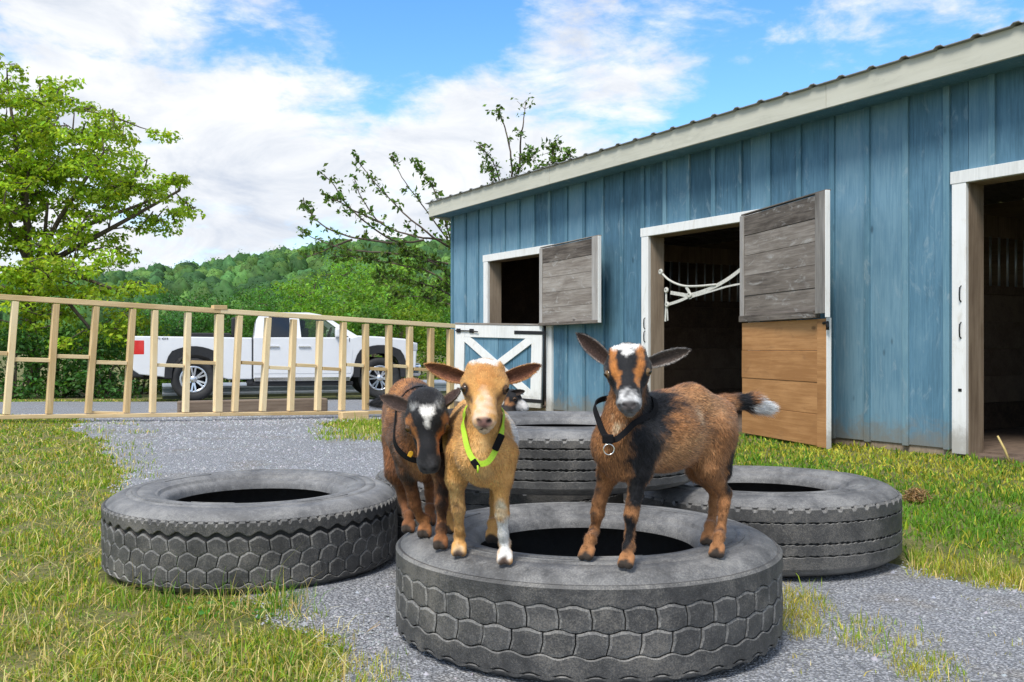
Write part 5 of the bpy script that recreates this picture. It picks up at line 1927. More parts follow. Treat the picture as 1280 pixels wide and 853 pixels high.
M['skin'] = fur_material('goat_coat')
M['fur'] = fur_material('goat_hair', 0.6)
M['eye'] = plain('goat_eye', (0.070, 0.034, 0.011), 0.12, 0, 0.3, 200, 0, 0.0)
M['eye_light'] = plain('goat_eye_light', (0.15, 0.088, 0.036), 0.12, 0, 0.3, 200)
M['pupil'] = plain('goat_pupil', (0.004, 0.004, 0.005), 0.10, 0, 0.0, 50)
M['lime'] = plain('lime_nylon', (0.42, 0.66, 0.03), 0.6, 0, 0.15, 300, 0.3)
M['nylon'] = plain('black_nylon', (0.006, 0.006, 0.007), 0.75, 0, 0.2, 300, 0.3, 0, 0.15)
M['steel'] = plain('steel_ring', (0.75, 0.74, 0.68), 0.22, 1.0, 0.05, 20)
M['tag'] = plain('yellow_tag', (0.78, 0.42, 0.02), 0.5, 0, 0.1, 50)

WHITE, CREAM, BLACK, GREYW = (0.74, 0.72, 0.68), (0.62, 0.50, 0.33), (0.012, 0.012, 0.014), (0.40, 0.40, 0.40)


class Head:
    """head frame: x to the image right, y out of the nose, z up through the poll"""
    def __init__(self, eyes, fwd, roll=0.0, s=1.0):
        self.o = np.array(eyes, float)
        f = unit(np.array(fwd, float))
        up = np.array((0, 0, 1.0))
        x = unit(np.cross(f, up)) * -1.0        # facing the camera: x runs to image right
        u = unit(np.cross(f, x)) * 1.0
        if u[2] < 0: u = -u
        c, sn = math.cos(roll), math.sin(roll)
        self.x = x * c + u * sn; self.z = u * c - x * sn; self.y = f
        self.s = s

    def __call__(self, a, b, c):
        return self.o + self.s * (self.x * a + self.y * b + self.z * c)


def add_head(B, Hd, muzzle_w=1.0):
    s = Hd.s
    back = -Hd.y
    down = -Hd.z
    fl = unit(back * 0.9 + Hd.z * 0.2)
    B.cone(Hd(0, -0.050, 0.004), Hd(0, -0.012, 0.010), 0.044 * s, 0.042 * s, 0.02, fl, 0.007)
    for q in (-1, 1):
        B.cone(Hd(q * 0.026, -0.016, 0.006), Hd(q * 0.030, 0.006, 0.006), 0.026 * s, 0.019 * s, 0.014, fl, 0.006)      # brow and socket
        B.cone(Hd(q * 0.020, -0.022, -0.024), Hd(q * 0.014, 0.036, -0.032), 0.022 * s, 0.012 * s, 0.016, fl, 0.006)   # cheek
        B.cone(Hd(q * 0.025, -0.040, 0.032), Hd(q * 0.026, -0.034, 0.040), 0.016 * s, 0.012 * s, 0.012, fl, 0.010)    # horn bud
        B.cone(Hd(q * 0.012, 0.082, -0.024), Hd(q * 0.010, 0.094, -0.028), 0.0155 * s * muzzle_w, 0.013 * s, 0.008, fl, 0.004, 0.5)        # nostril wings
    B.cone(Hd(0, -0.002, 0.010), Hd(0, 0.060, -0.010), 0.032 * s, 0.0205 * s, 0.016, fl, 0.005)                             # bridge
    B.cone(Hd(0, 0.060, -0.010), Hd(0, 0.090, -0.024), 0.0215 * s * muzzle_w, 0.019 * s * muzzle_w, 0.014, fl, 0.004, 0.6)
    B.cone(Hd(0, -0.03, -0.038), Hd(0, 0.062, -0.043), 0.024 * s, 0.0150 * s, 0.016, fl, 0.008)                         # jaw
    B.cone(Hd(0, 0.062, -0.043), Hd(0, 0.086, -0.0455), 0.0150 * s, 0.0125 * s, 0.010, fl, 0.005)                        # chin
    for q in (-1, 1):
        B.cut(Hd(q * 0.0075, 0.109, -0.021), Hd(q * 0.0135, 0.104, -0.019), 0.0035 * s, 0.0018 * s, 0.003)
        B.cut(Hd(0, 0.106, -0.0385), Hd(q * 0.022, 0.078, -0.040), 0.0022 * s, 0.0016 * s, 0.003)
    B.cut(Hd(0, 0.114, -0.024), Hd(0, 0.110, -0.038), 0.0020, 0.0016, 0.003)


def ear_mesh(base, tip, W, face, cup=0.35, droop=0.0, inner=(0.2, 0.1, 0.06), outer=(0.02, 0.02, 0.02), rim=None, r=rng):
    base = np.array(base); tip = np.array(tip); face = unit(np.array(face, float))
    t = tip - base; L = np.linalg.norm(t); t = t / L
    face = unit(face - t * face.dot(t))
    sd = np.cross(t, face)
    nu, nv = 18, 9
    us = np.linspace(0, 1, nu); vs = np.linspace(-1, 1, nv)
    wid = W * (0.46 + 0.54 * np.sin(np.pi * np.clip(us * 0.78 + 0.12, 0, 1))) * np.sqrt(np.clip(1.0 - us ** 5.0, 0, 1))
    front, back, cf, cb = [], [], [], []
    for u, w in zip(us, wid):
        for v in vs:
            p = base + t * L * u + sd * v * w * 0.5 - face * cup * w * (1 - v * v) * (1 - 0.45 * u) + np.array((0, 0, -1)) * droop * L * u * u
            front.append(p); back.append(p - face * (0.0035 * (1 - 0.8 * abs(v)) + 0.0012))
            e = max(abs(v), u ** 2 * 0.9)
            cc = np.array(inner) * (1.0 - 0.35 * (1 - abs(v)))
            if rim is not None and abs(v) > 0.8:
                cc = np.array(rim)
            cf.append(cc * math.exp(r.normal(0, 0.12))); cb.append(np.array(outer) * math.exp(r.normal(0, 0.1)))
    n = nu * nv
    V = np.array(front + back); K = np.array(cf + cb)
    Q = []
    for i in range(nu - 1):
        for j in range(nv - 1):
            a, b_, c, d_ = i * nv + j, i * nv + j + 1, (i + 1) * nv + j + 1, (i + 1) * nv + j
            Q.append((a, b_, c, d_)); Q.append((n + d_, n + c, n + b_, n + a))
        Q.append((i * nv, (i + 1) * nv, n + (i + 1) * nv, n + i * nv)); Q.append(((i + 1) * nv + nv - 1, i * nv + nv - 1, n + i * nv + nv - 1, n + (i + 1) * nv + nv - 1))
    j0 = (nu - 1) * nv
    for j in range(nv - 1):
        Q.append((j0 + j, j0 + j + 1, n + j0 + j + 1, n + j0 + j))
    return V, np.array(Q), K


def finish_goat(label, origin, B, Hd, base_col, paints, ears, nhair, seed, vox=0.0034, hooves=(), hair_scale=0.68, eyes=True, cat='goat', eye_mat='eye', rough_coat=1.0):
    r = np.random.default_rng(seed)
    eye_c = {}
    if eyes:
        for q in (-1, 1):
            out = unit(Hd.x * q * 0.80 + Hd.y * 0.58 + Hd.z * 0.10)
            ray = Hd(q * 0.026, 0.002, 0.007) + out[None] * np.linspace(0, 0.06, 240)[:, None]
            k = int(np.argmax(B.sdf(ray) > 0))
            eye_c[q] = ray[k] - out * 0.0072 * Hd.s
            paints = paints + [(eye_c[q] + out * 0.004, eye_c[q] + out * 0.004, 0.0125 * Hd.s, 0.0125 * Hd.s, (0.018, 0.012, 0.010), 0.0025)]
        k = Hd.s
        paints = paints + [(Hd(0, 0.107, -0.0375), Hd(-0.020, 0.086, -0.0405), 0.0026 * k, 0.0020 * k, (0.05, 0.028, 0.02), 0.0014),
                           (Hd(0, 0.107, -0.0375), Hd(0.020, 0.086, -0.0405), 0.0026 * k, 0.0020 * k, (0.05, 0.028, 0.02), 0.0014),
                           (Hd(-0.0085, 0.110, -0.0205), Hd(-0.0125, 0.106, -0.0185), 0.0038 * k, 0.003 * k, (0.012, 0.008, 0.008), 0.002),
                           (Hd(0.0085, 0.110, -0.0205), Hd(0.0125, 0.106, -0.0185), 0.0038 * k, 0.003 * k, (0.012, 0.008, 0.008), 0.002)]
    V, Q = B.mesh(vox)
    # relax a little
    nb = np.zeros_like(V); ct = np.zeros(len(V))
    for i in range(4):
        np.add.at(nb, Q[:, i], V[Q[:, (i + 1) % 4]] + V[Q[:, (i - 1) % 4]]); np.add.at(ct, Q[:, i], 2)
    V = V * 0.5 + nb / np.maximum(ct, 1)[:, None] * 0.5

    def colour(p):
        c = np.tile(np.array(base_col, float), (len(p), 1))
        c *= np.exp(0.16 * noise3(p, 28, seed) + 0.10 * noise3(p, 90, seed + 1))[:, None]
        for (a, b, ra, rb, col, soft) in paints:
            d = seg_d(p, np.array(a, float), np.array(b, float), ra, rb) + soft * 0.8 * noise3(p, 110, seed + 2) + soft * 0.5 * noise3(p, 300, seed + 4)
            w = np.clip(0.5 - d / (2 * soft), 0, 1)[:, None]
            cc = np.array(col, float)[None] * np.exp(0.13 * noise3(p, 160, seed + 3))[:, None]
            c = c * (1 - w) + cc * w
        return np.clip(c, 0.004, 0.9)

    K = colour(V)
    VV, QQ, KK = [V], [Q], [K]
    n = len(V)
    for e in ears:
        ev, eq, ek = ear_mesh(**e, r=r)
        VV.append(ev); QQ.append(eq + n); KK.append(ek); n += len(ev)
    VV, QQ, KK = np.concatenate(VV), np.concatenate(QQ), np.concatenate(KK)
    origin = np.array(origin, float)
    root = empty('goat', origin)
    tag(root, label, cat, 'goat kids')
    link('body', np_mesh('body', VV - origin, None, KK, True, quads=QQ), M['skin'], root)
    # hair: one thin tapering blade each, combed along the body
    tri = np.concatenate([Q[:, [0, 1, 2]], Q[:, [0, 2, 3]]])
    ar = np.linalg.norm(np.cross(V[tri[:, 1]] - V[tri[:, 0]], V[tri[:, 2]] - V[tri[:, 0]]), axis=1)
    pick = r.choice(len(tri), nhair, p=ar / ar.sum())
    u = r.uniform(0, 1, (nhair, 2)); su = np.sqrt(u[:, :1])
    p = V[tri[pick, 0]] * (1 - su) + V[tri[pick, 1]] * su * (1 - u[:, 1:]) + V[tri[pick, 2]] * su * u[:, 1:]
    near = B.nearest(p)
    flow = np.array([q[5] for q in B.prims])[near]; hl = np.array([q[6] for q in B.prims])[near]; de = np.array([q[7] for q in B.prims])[near]
    ok = r.uniform(0, 1, nhair) < de
    for hv in hooves:
        ok &= (np.linalg.norm(p - np.array(hv) - np.array((-0.002, -0.006, -0.010)), axis=1) > 0.0205)
    if eyes:
        for q in (-1, 1):
            ok &= np.linalg.norm(p - eye_c[q], axis=1) > 0.0155
        ok &= np.linalg.norm(p - Hd(0, 0.110, -0.024), axis=1) > 0.016
    p, flow, hl = p[ok], flow[ok], hl[ok]
    N = B.grid_grad(p)
    col = colour(p)
    m = len(p)
    tng = flow - N * (flow * N).sum(1, keepdims=True)
    sw = np.stack([noise3(p, 45, seed + 7), noise3(p, 45, seed + 8), noise3(p, 45, seed + 9)], -1)
    dr = unit(unit(tng) * 1.0 + N * (r.uniform(0.2, 0.55, (m, 1)) + np.where(hl[:, None] < 0.009, 0.2, 0)) + sw * 0.16 + r.normal(0, 0.13, (m, 3)))
    L = hl * r.uniform(0.6, 1.35, m) * hair_scale
    sd = unit(np.cross(dr, N) + 1e-6)
    w = 0.00085 * r.uniform(0.7, 1.3, m)
    mid = p + dr * (L * 0.55)[:, None] + N * (L * 0.03)[:, None]
    tip = p + dr * L[:, None] - N * (L * 0.06)[:, None] + np.array((0, 0, -0.06)) * L[:, None]
    HV = np.stack([p - sd * w[:, None] - N * 0.001, p + sd * w[:, None] - N * 0.001, tip], 1).reshape(-1, 3)
    T = np.arange(m * 3).reshape(-1, 3)
    pk = r.uniform(0, 1, (m, 1)); guard_k = np.where(pk < 0.20, 0.42, np.where(pk > 0.84, 1.5, 1.0)); guard_k = 1 + (guard_k - 1) * rough_coat * np.where(hl[:, None] > 0.0095, 1.0, 0.55)
    hc = np.repeat(np.clip(col * np.exp(r.normal(0, 0.20, (m, 1))) * guard_k * 1.08, 0.004, 0.86), 3, 0)
    HN = np.repeat(unit(N * 0.85 + r.normal(0, 0.22, (m, 3)) + dr * 0.1), 3, 0)
    # short hair on the ears, longer along the rims
    eh = []
    for e in ears:
        ev, eq, ek = ear_mesh(**e, r=r)
        k = 2600
        qi = eq[r.integers(0, len(eq), k)]
        wts = r.dirichlet((1, 1, 1, 1), k)
        pp = np.einsum('ij,ijk->ik', wts, ev[qi]); kc = np.einsum('ij,ijk->ik', wts, ek[qi])
        nn = unit(np.cross(ev[qi[:, 1]] - ev[qi[:, 0]], ev[qi[:, 2]] - ev[qi[:, 0]]))
        tdir = unit(np.array(e['tip']) - np.array(e['base']))
        dd = unit(tdir + nn * r.uniform(0.1, 0.6, (k, 1)) + r.normal(0, 0.35, (k, 3)))
        eh.append((pp, dd, nn, kc, r.uniform(0.003, 0.007, k)))
    if eh:
        pp, dd, nn, kc, ln = [np.concatenate(q) for q in zip(*eh)]
        sdv = unit(np.cross(dd, nn) + 1e-6) * 0.0007
        EV = np.stack([pp - sdv, pp + sdv, pp + dd * ln[:, None]], 1).reshape(-1, 3)
        HV = np.concatenate([HV, EV]); T = np.arange(len(HV)).reshape(-1, 3)
        hc = np.concatenate([hc, np.repeat(np.clip(kc * np.exp(r.normal(0.05, 0.3, (len(pp), 1))), 0.004, 0.86), 3, 0)])
        HN = np.concatenate([HN, np.repeat(unit(nn + dd * 0.2), 3, 0)])
    link('fur', np_mesh('fur', HV - origin, T, hc, True, HN), M['fur'], root)
    if eyes:
        for q in (-1, 1):
            out = unit(Hd.x * q * 0.80 + Hd.y * 0.58 + Hd.z * 0.10)
            c = eye_c[q]
            mb = MB(); mb.lathe([(0.0105 * math.sin(t), 0.0105 * math.cos(t)) for t in np.linspace(0.02, np.pi - 0.02, 12)], 18)
            eo = mb.build('eye', M[eye_mat], root, loc=c - origin)
            mb = MB()
            a = np.linspace(0, 2 * np.pi, 14, endpoint=False)
            fw = unit(Hd.y - out * Hd.y.dot(out)); upv = np.cross(out, fw)
            ring = [out * 0.0101 + fw * 0.0066 * math.cos(t) + upv * 0.0036 * math.sin(t) for t in a]
            mb.add([out * 0.0114] + ring, [(0, 1 + k, 1 + (k + 1) % 14) for k in range(14)], True)
            mb.build('pupil', M['pupil'], eo)
    return root, B


def strap_on(root, origin, B, pts, width, thick, mat, name, closed=True, gap=0.005):
    """band that lies on the coat along the given loop"""
    pp = catmull(pts, 10, closed)
    for _ in range(3):
        d = B.sdf(pp); g_ = B.grad(pp)
        pull = np.clip(gap - d, 0, 0.06)          # pushed out of the body, free to hang off it
        pp = pp + g_ * pull[:, None]
    k = len(pp)
    N = B.grad(pp)
    VV = []
    for i in range(k):
        tg = unit(pp[(i + 1) % k] - pp[i - 1]) if closed else unit(pp[min(i + 1, k - 1)] - pp[max(i - 1, 0)])
        nn = unit(N[i] - tg * N[i].dot(tg)); sd = np.cross(tg, nn)
        for (a, b) in ((-1, -1), (1, -1), (1, 1), (-1, 1)):
            VV.append(pp[i] + sd * a * width / 2 + nn * b * thick / 2 - np.array(origin))
    Fs = []
    for i in range(k if closed else k - 1):
        i2 = (i + 1) % k
        for j in range(4):
            j2 = (j + 1) % 4
            Fs.append((i * 4 + j, i * 4 + j2, i2 * 4 + j2, i2 * 4 + j))
    mb = MB(); mb.add(VV, Fs)
    return mb.build(name, mat, root, bevel=0.0), pp


def ring_mesh(R, rt, n=20):
    mb = MB()
    a = np.linspace(0, 2 * np.pi, n, endpoint=False)
    V, Fs = [], []
    for t in a:
        for s in np.linspace(0, 2 * np.pi, 6, endpoint=False):
            V.append(((R + rt * math.cos(s)) * math.cos(t), rt * math.sin(s), (R + rt * math.cos(s)) * math.sin(t)))
    for i in range(n):
        for j in range(6):
            Fs.append((i * 6 + j, i * 6 + (j + 1) % 6, ((i + 1) % n) * 6 + (j + 1) % 6, ((i + 1) % n) * 6 + j))
    mb.add(V, Fs, True)
    return mb


def hoof_pt(px, py):
    """hoof centre on the front tyre: photo pixel, resting on the sidewall"""
    d = 2.3
    for _ in range(40):
        x = (px - CX) * d / F
        z = sidewall_z(max(TB + 0.07, math.hypot(x - T_FRONT[0], d - T_FRONT[1]))) + 0.014
        d = 0.65 * d + 0.35 * (H0 - z) * F / (py - Y0)
    q = P(px, py, d); q[2] = z
    return q


def add_leg(B, pts, rads, hoof, hair=0.0078, fwd=(0, -1, 0)):
    """upper joints as points, then pastern and cloven hoof"""
    h = np.array(hoof); f = unit(np.array(fwd, float)); f[2] = 0
    fet = h + np.array((0, 0, 0.030)) - f * 0.010
    B.chain(list(pts) + [fet], list(rads) + [0.0122], 0.011, hair, (0, 0, -1))
    B.cone(fet, h + np.array((0, 0, 0.012)), 0.0122, 0.0120, 0.008, (0, 0, -1), 0.005)
    sd = np.cross(f, (0, 0, 1.0))
    for q in (-1, 1):
        a = h + sd * q * 0.0084
        B.cone(a + np.array((0, 0, 0.010)), a + f * 0.013 + np.array((0, 0, -0.004)), 0.0098, 0.0104, 0.0025, (0, 0, -1), 0.004, 0.15)
        B.cone(fet - f * 0.006 + sd * q * 0.007, fet - f * 0.017 + sd * q * 0.007 + np.array((0, 0, -0.010)), 0.0065, 0.004, 0.006, (0, 0, -1), 0.006)
    return fet


RUST, ORANGE, DARKB = (0.330, 0.150, 0.060), (0.46, 0.240, 0.108), (0.07, 0.032, 0.016)
HOOF = (0.035, 0.026, 0.020)


def hoof_paint(h):
    h = np.array(h)
    return (h + np.array((0, 0, -0.012)), h + np.array((-0.005, -0.016, -0.012)), 0.0215, 0.0205, HOOF, 0.003)


# --- right-hand kid: rust and black, standing broadside with its head turned to the camera
B = Body()
hA, hB, hC, hD = hoof_pt(784, 702), hoof_pt(735, 692), hoof_pt(897, 689), hoof_pt(886, 674)
back = (0.9, 0.4, -0.25)
B.cone(P(778, 550, 2.17), P(830, 540, 2.23), 0.058, 0.080, 0.03, back, 0.013)
B.cone(P(830, 541, 2.23), P(882, 532, 2.34), 0.081, 0.066, 0.03, back, 0.013)
B.cone(P(815, 519, 2.21), P(862, 507, 2.28), 0.046, 0.046, 0.03, back, 0.013)
B.cone(P(862, 507, 2.28), P(892, 525, 2.34), 0.046, 0.052, 0.03, back, 0.013)
B.cone(P(800, 560, 2.18), P(858, 552, 2.28), 0.054, 0.050, 0.03, back, 0.013)
B.cone(P(766, 562, 2.14), P(774, 578, 2.15), 0.046, 0.040, 0.03, (0.1, 0, -1), 0.015)
B.cone(P(772, 548, 2.14), P(784, 484, 2.145), 0.050, 0.034, 0.025, (-0.1, 0.0, -1), 0.015)
B.cone(P(794, 533, 2.18), P(790, 488, 2.165), 0.046, 0.034, 0.025, (0.3, 0.2, -1), 0.014)
B.cone(P(803, 553, 2.13), P(800, 588, 2.125), 0.040, 0.029, 0.028, (0.3, 0, -1), 0.012)
B.cone(P(768, 562, 2.22), P(762, 590, 2.21), 0.038, 0.028, 0.028, (0, 0, -1), 0.012)
add_leg(B, [P(800, 588, 2.125), P(791, 632, 2.12), P(789, 644, 2.118), P(787, 668, 2.125)], [0.024, 0.0142, 0.0145, 0.0098], hA, fwd=(-0.45, -1, 0))
add_leg(B, [P(761, 590, 2.21), P(749, 628, 2.22), P(747, 641, 2.222), P(743, 664, 2.235)], [0.024, 0.0142, 0.0145, 0.0098], hB, fwd=(-0.6, -1, 0))
B.cone(P(891, 545, 2.28), P(885, 584, 2.26), 0.052, 0.031, 0.028, (0.4, 0, -1), 0.014)
B.cone(P(900, 545, 2.30), P(905, 590, 2.285), 0.036, 0.018, 0.026, (0.3, 0, -1), 0.016)
add_leg(B, [P(885, 586, 2.26), P(907, 617, 2.285), P(905, 630, 2.28), P(901, 664, 2.27)], [0.027, 0.0135, 0.0125, 0.0100], hC, fwd=(-0.5, -1, 0))
B.cone(P(882, 550, 2.40), P(874, 586, 2.37), 0.050, 0.034, 0.03, (0.4, 0, -1), 0.015)
add_leg(B, [P(875, 588, 2.37), P(895, 616, 2.40), P(893, 628, 2.395), P(889, 654, 2.385)], [0.026, 0.0135, 0.0125, 0.0100], hD, fwd=(-0.5, -1, 0))
B.cone(P(905, 506, 2.37), P(921, 503, 2.385), 0.026, 0.019, 0.02, (1, 0, 0.0), 0.022)
B.cone(P(921, 502, 2.385), P(940, 504, 2.395), 0.017, 0.019, 0.012, (1, 0, -0.1), 0.026)
B.cone(P(940, 504, 2.395), P(957, 509, 2.40), 0.022, 0.015, 0.012, (1, 0, -0.10), 0.036)
Hd = Head(P(785, 468, 2.090), (-0.10, -0.90, -0.42), 0.07, 1.0)
add_head(B, Hd)
nearleg = P(787, 655, 2.11)
paints = [
    (P(835, 575, 2.15), P(868, 560, 2.2), 0.045, 0.045, ORANGE, 0.030),
    (P(856, 495, 2.22), P(892, 515, 2.28), 0.045, 0.04, (0.44, 0.225, 0.10), 0.03),
    (P(830, 500, 2.16), P(850, 505, 2.2), 0.030, 0.022, (0.10, 0.045, 0.022), 0.030),
    (P(812, 478, 2.22), P(880, 472, 2.30), 0.016, 0.012, (0.05, 0.03, 0.022), 0.012),
    (P(820, 500, 2.17), P(810, 552, 2.10), 0.050, 0.046, (0.022, 0.022, 0.025), 0.018),
    (P(808, 555, 2.095), P(798, 618, 2.105), 0.036, 0.022, BLACK, 0.010),
    (P(796, 480, 2.20), P(815, 505, 2.18), 0.040, 0.04, BLACK, 0.014),
    (P(798, 605, 2.105), P(793, 628, 2.105), 0.022, 0.017, BLACK, 0.006), (P(787, 650, 2.108), P(784, 684, 2.11), 0.0125, 0.0125, BLACK, 0.004),
    (P(744, 596, 2.19), P(741, 622, 2.2), 0.014, 0.011, BLACK, 0.007), (P(742, 642, 2.21), P(739, 660, 2.215), 0.006, 0.006, (0.05, 0.03, 0.02), 0.006),
    (P(740, 655, 2.22), P(738, 668, 2.22), 0.006, 0.006, DARKB, 0.006),
    (P(920, 566, 2.28), P(912, 612, 2.27), 0.024, 0.014, BLACK, 0.008), (P(902, 640, 2.255), P(900, 676, 2.25), 0.007, 0.007, (0.04, 0.025, 0.018), 0.006),
    (P(896, 540, 2.215), P(886, 566, 2.20), 0.010, 0.006, (0.06, 0.03, 0.02), 0.012),
    (P(916, 530, 2.33), P(920, 570, 2.31), 0.012, 0.014, (0.05, 0.03, 0.02), 0.012),
    (P(772, 530, 2.08), P(757, 546, 2.07), 0.012, 0.012, CREAM, 0.012),
    (P(869, 519, 2.21), P(870, 519, 2.21), 0.012, 0.012, (0.62, 0.42, 0.26), 0.012),
    (P(928, 503, 2.38), P(937, 505, 2.39), 0.030, 0.024, BLACK, 0.008),
    (P(951, 508, 2.395), P(975, 512, 2.40), 0.032, 0.04, (0.84, 0.83, 0.81), 0.007),
    (Hd(0, -0.02, 0.02), Hd(0, 0.09, -0.02), 0.062, 0.040, BLACK, 0.008),
    (Hd(0, -0.02, -0.06), Hd(0, 0.05, -0.062), 0.024, 0.016, ORANGE, 0.010),
    (Hd(0.030, -0.026, 0.046), Hd(0.0215, 0.056, 0.002), 0.0105, 0.0105, (0.42, 0.16, 0.04), 0.004),
    (Hd(-0.030, -0.026, 0.046), Hd(-0.0215, 0.056, 0.002), 0.0105, 0.0105, (0.42, 0.16, 0.04), 0.004),
    (Hd(-0.015, -0.040, 0.052), Hd(0.015, -0.040, 0.052), 0.018, 0.018, WHITE, 0.006), (Hd(0, -0.030, 0.050), Hd(0, -0.006, 0.050), 0.016, 0.010, WHITE, 0.006),
    (Hd(0, 0.084, -0.016), Hd(0, 0.100, -0.034), 0.020, 0.024, (0.16, 0.16, 0.165), 0.008),
    (Hd(-0.012, 0.090, -0.006), Hd(0.012, 0.090, -0.006), 0.0085, 0.0085, (0.58, 0.57, 0.56), 0.008), (Hd(-0.021, 0.090, -0.030), Hd(-0.021, 0.094, -0.016), 0.006, 0.006, (0.5, 0.5, 0.5), 0.007), (Hd(0.021, 0.090, -0.030), Hd(0.021, 0.094, -0.016), 0.006, 0.006, (0.5, 0.5, 0.5), 0.007),
    (Hd(-0.007, 0.110, -0.021), Hd(0.007, 0.110, -0.021), 0.0095, 0.0095, (0.075, 0.065, 0.065), 0.003), (Hd(0, 0.112, -0.024), Hd(0, 0.112, -0.034), 0.006, 0.004, (0.05, 0.045, 0.045), 0.003),
    (Hd(0, 0.066, -0.060), Hd(0, 0.088, -0.058), 0.010, 0.009, CREAM, 0.006)] + [hoof_paint(q) for q in (hA, hB, hC, hD)]
ears = [dict(base=Hd(-0.038, -0.030, 0.016), tip=P(722, 418, 2.10), W=0.036, face=(0.1, -1, -0.05), inner=(0.075, 0.045, 0.036), outer=BLACK, rim=(0.30, 0.26, 0.24)),
        dict(base=Hd(0.038, -0.030, 0.006), tip=P(862, 438, 2.11), W=0.034, face=(-0.1, -1, -0.35), inner=(0.10, 0.072, 0.058), outer=BLACK, rim=(0.36, 0.33, 0.30))]
org = ((hA + hB + hC + hD) / 4); org[2] = 0.27
g3, B3 = finish_goat('rust and black goat kid with white tipped tail standing broadside at the right', org, B, Hd, RUST, paints, ears, 120000, 101, hooves=(hA, hB, hC, hD), eye_mat='eye_light')
col3, pp = strap_on(g3, org, B, [P(744, 505, 2.16), P(749, 528, 2.10), P(757, 545, 2.075), P(768, 550, 2.065), P(781, 541, 2.075), P(792, 530, 2.10), P(806, 520, 2.17), P(800, 508, 2.25), P(765, 498, 2.23)], 0.013, 0.003, M['nylon'], 'collar')
tag(col3, 'black nylon collar with a steel ring')
q = P(760, 549, 2.058)
mb = MB(); mb.box((-0.012, -0.006, -0.010), (0.012, 0.006, 0.010)); mb.build('buckle', M['nylon'], col3, loc=q - org, bevel=0.003)
ring_mesh(0.0115, 0.0014).build('ring', M['steel'], col3, loc=P(761, 562, 2.055) - org)

# --- middle kid: tan, facing the camera
B = Body()
hA, hB, hC, hD = hoof_pt(631, 697), hoof_pt(574, 687), hoof_pt(616, 671), hoof_pt(560, 660)
bk = (-0.05, 1, -0.2)
B.cone(P(603, 568, 2.16), P(601, 551, 2.29), 0.058, 0.080, 0.03, bk, 0.011)
B.cone(P(601, 553, 2.29), P(594, 545, 2.46), 0.083, 0.074, 0.03, bk, 0.013)
B.cone(P(603, 535, 2.22), P(594, 522, 2.44), 0.050, 0.052, 0.03, bk, 0.013)
B.cone(P(604, 574, 2.14), P(604, 588, 2.16), 0.044, 0.034, 0.03, (0, 0, -1), 0.011)
B.cone(P(604, 572, 2.145), P(606, 505, 2.15), 0.043, 0.034, 0.025, (0, 0, -1), 0.010)
B.cone(P(604, 545, 2.20), P(606, 500, 2.18), 0.040, 0.034, 0.025, (0, 0.4, -1), 0.010)
B.cone(P(629, 566, 2.17), P(627, 598, 2.155), 0.035, 0.026, 0.026, (0, 0, -1), 0.010)
B.cone(P(575, 568, 2.21), P(571, 598, 2.21), 0.035, 0.026, 0.026, (0, 0, -1), 0.010)
add_leg(B, [P(627, 598, 2.155), P(627, 632, 2.15), P(628, 644, 2.145), P(629, 668, 2.152)], [0.023, 0.0142, 0.0145, 0.0098], hA)
add_leg(B, [P(570, 598, 2.21), P(572, 625, 2.222), P(573, 637, 2.222), P(574, 662, 2.235)], [0.023, 0.0142, 0.0145, 0.0098], hB)
B.cone(P(620, 558, 2.44), P(620, 592, 2.40), 0.050, 0.032, 0.03, (0, 0, -1), 0.012)
add_leg(B, [P(620, 592, 2.40), P(620, 614, 2.46), P(619, 626, 2.45), P(617, 650, 2.42)], [0.026, 0.0135, 0.0125, 0.0100], hC)
B.cone(P(573, 558, 2.50), P(567, 590, 2.46), 0.050, 0.032, 0.03, (0, 0, -1), 0.012)
add_leg(B, [P(566, 590, 2.46), P(565, 612, 2.53), P(564, 622, 2.52), P(561, 644, 2.50)], [0.026, 0.0135, 0.0125, 0.0100], hD)
B.cone(P(594, 520, 2.52), P(592, 540, 2.56), 0.020, 0.014, 0.02, (0, 0, -1), 0.018)
Hd = Head(P(606, 488, 2.065), (0.02, -0.92, -0.37), -0.02, 1.02)
add_head(B, Hd)
TAN, TANL, TAND = (0.60, 0.315, 0.100), (0.68, 0.41, 0.165), (0.46, 0.205, 0.058)
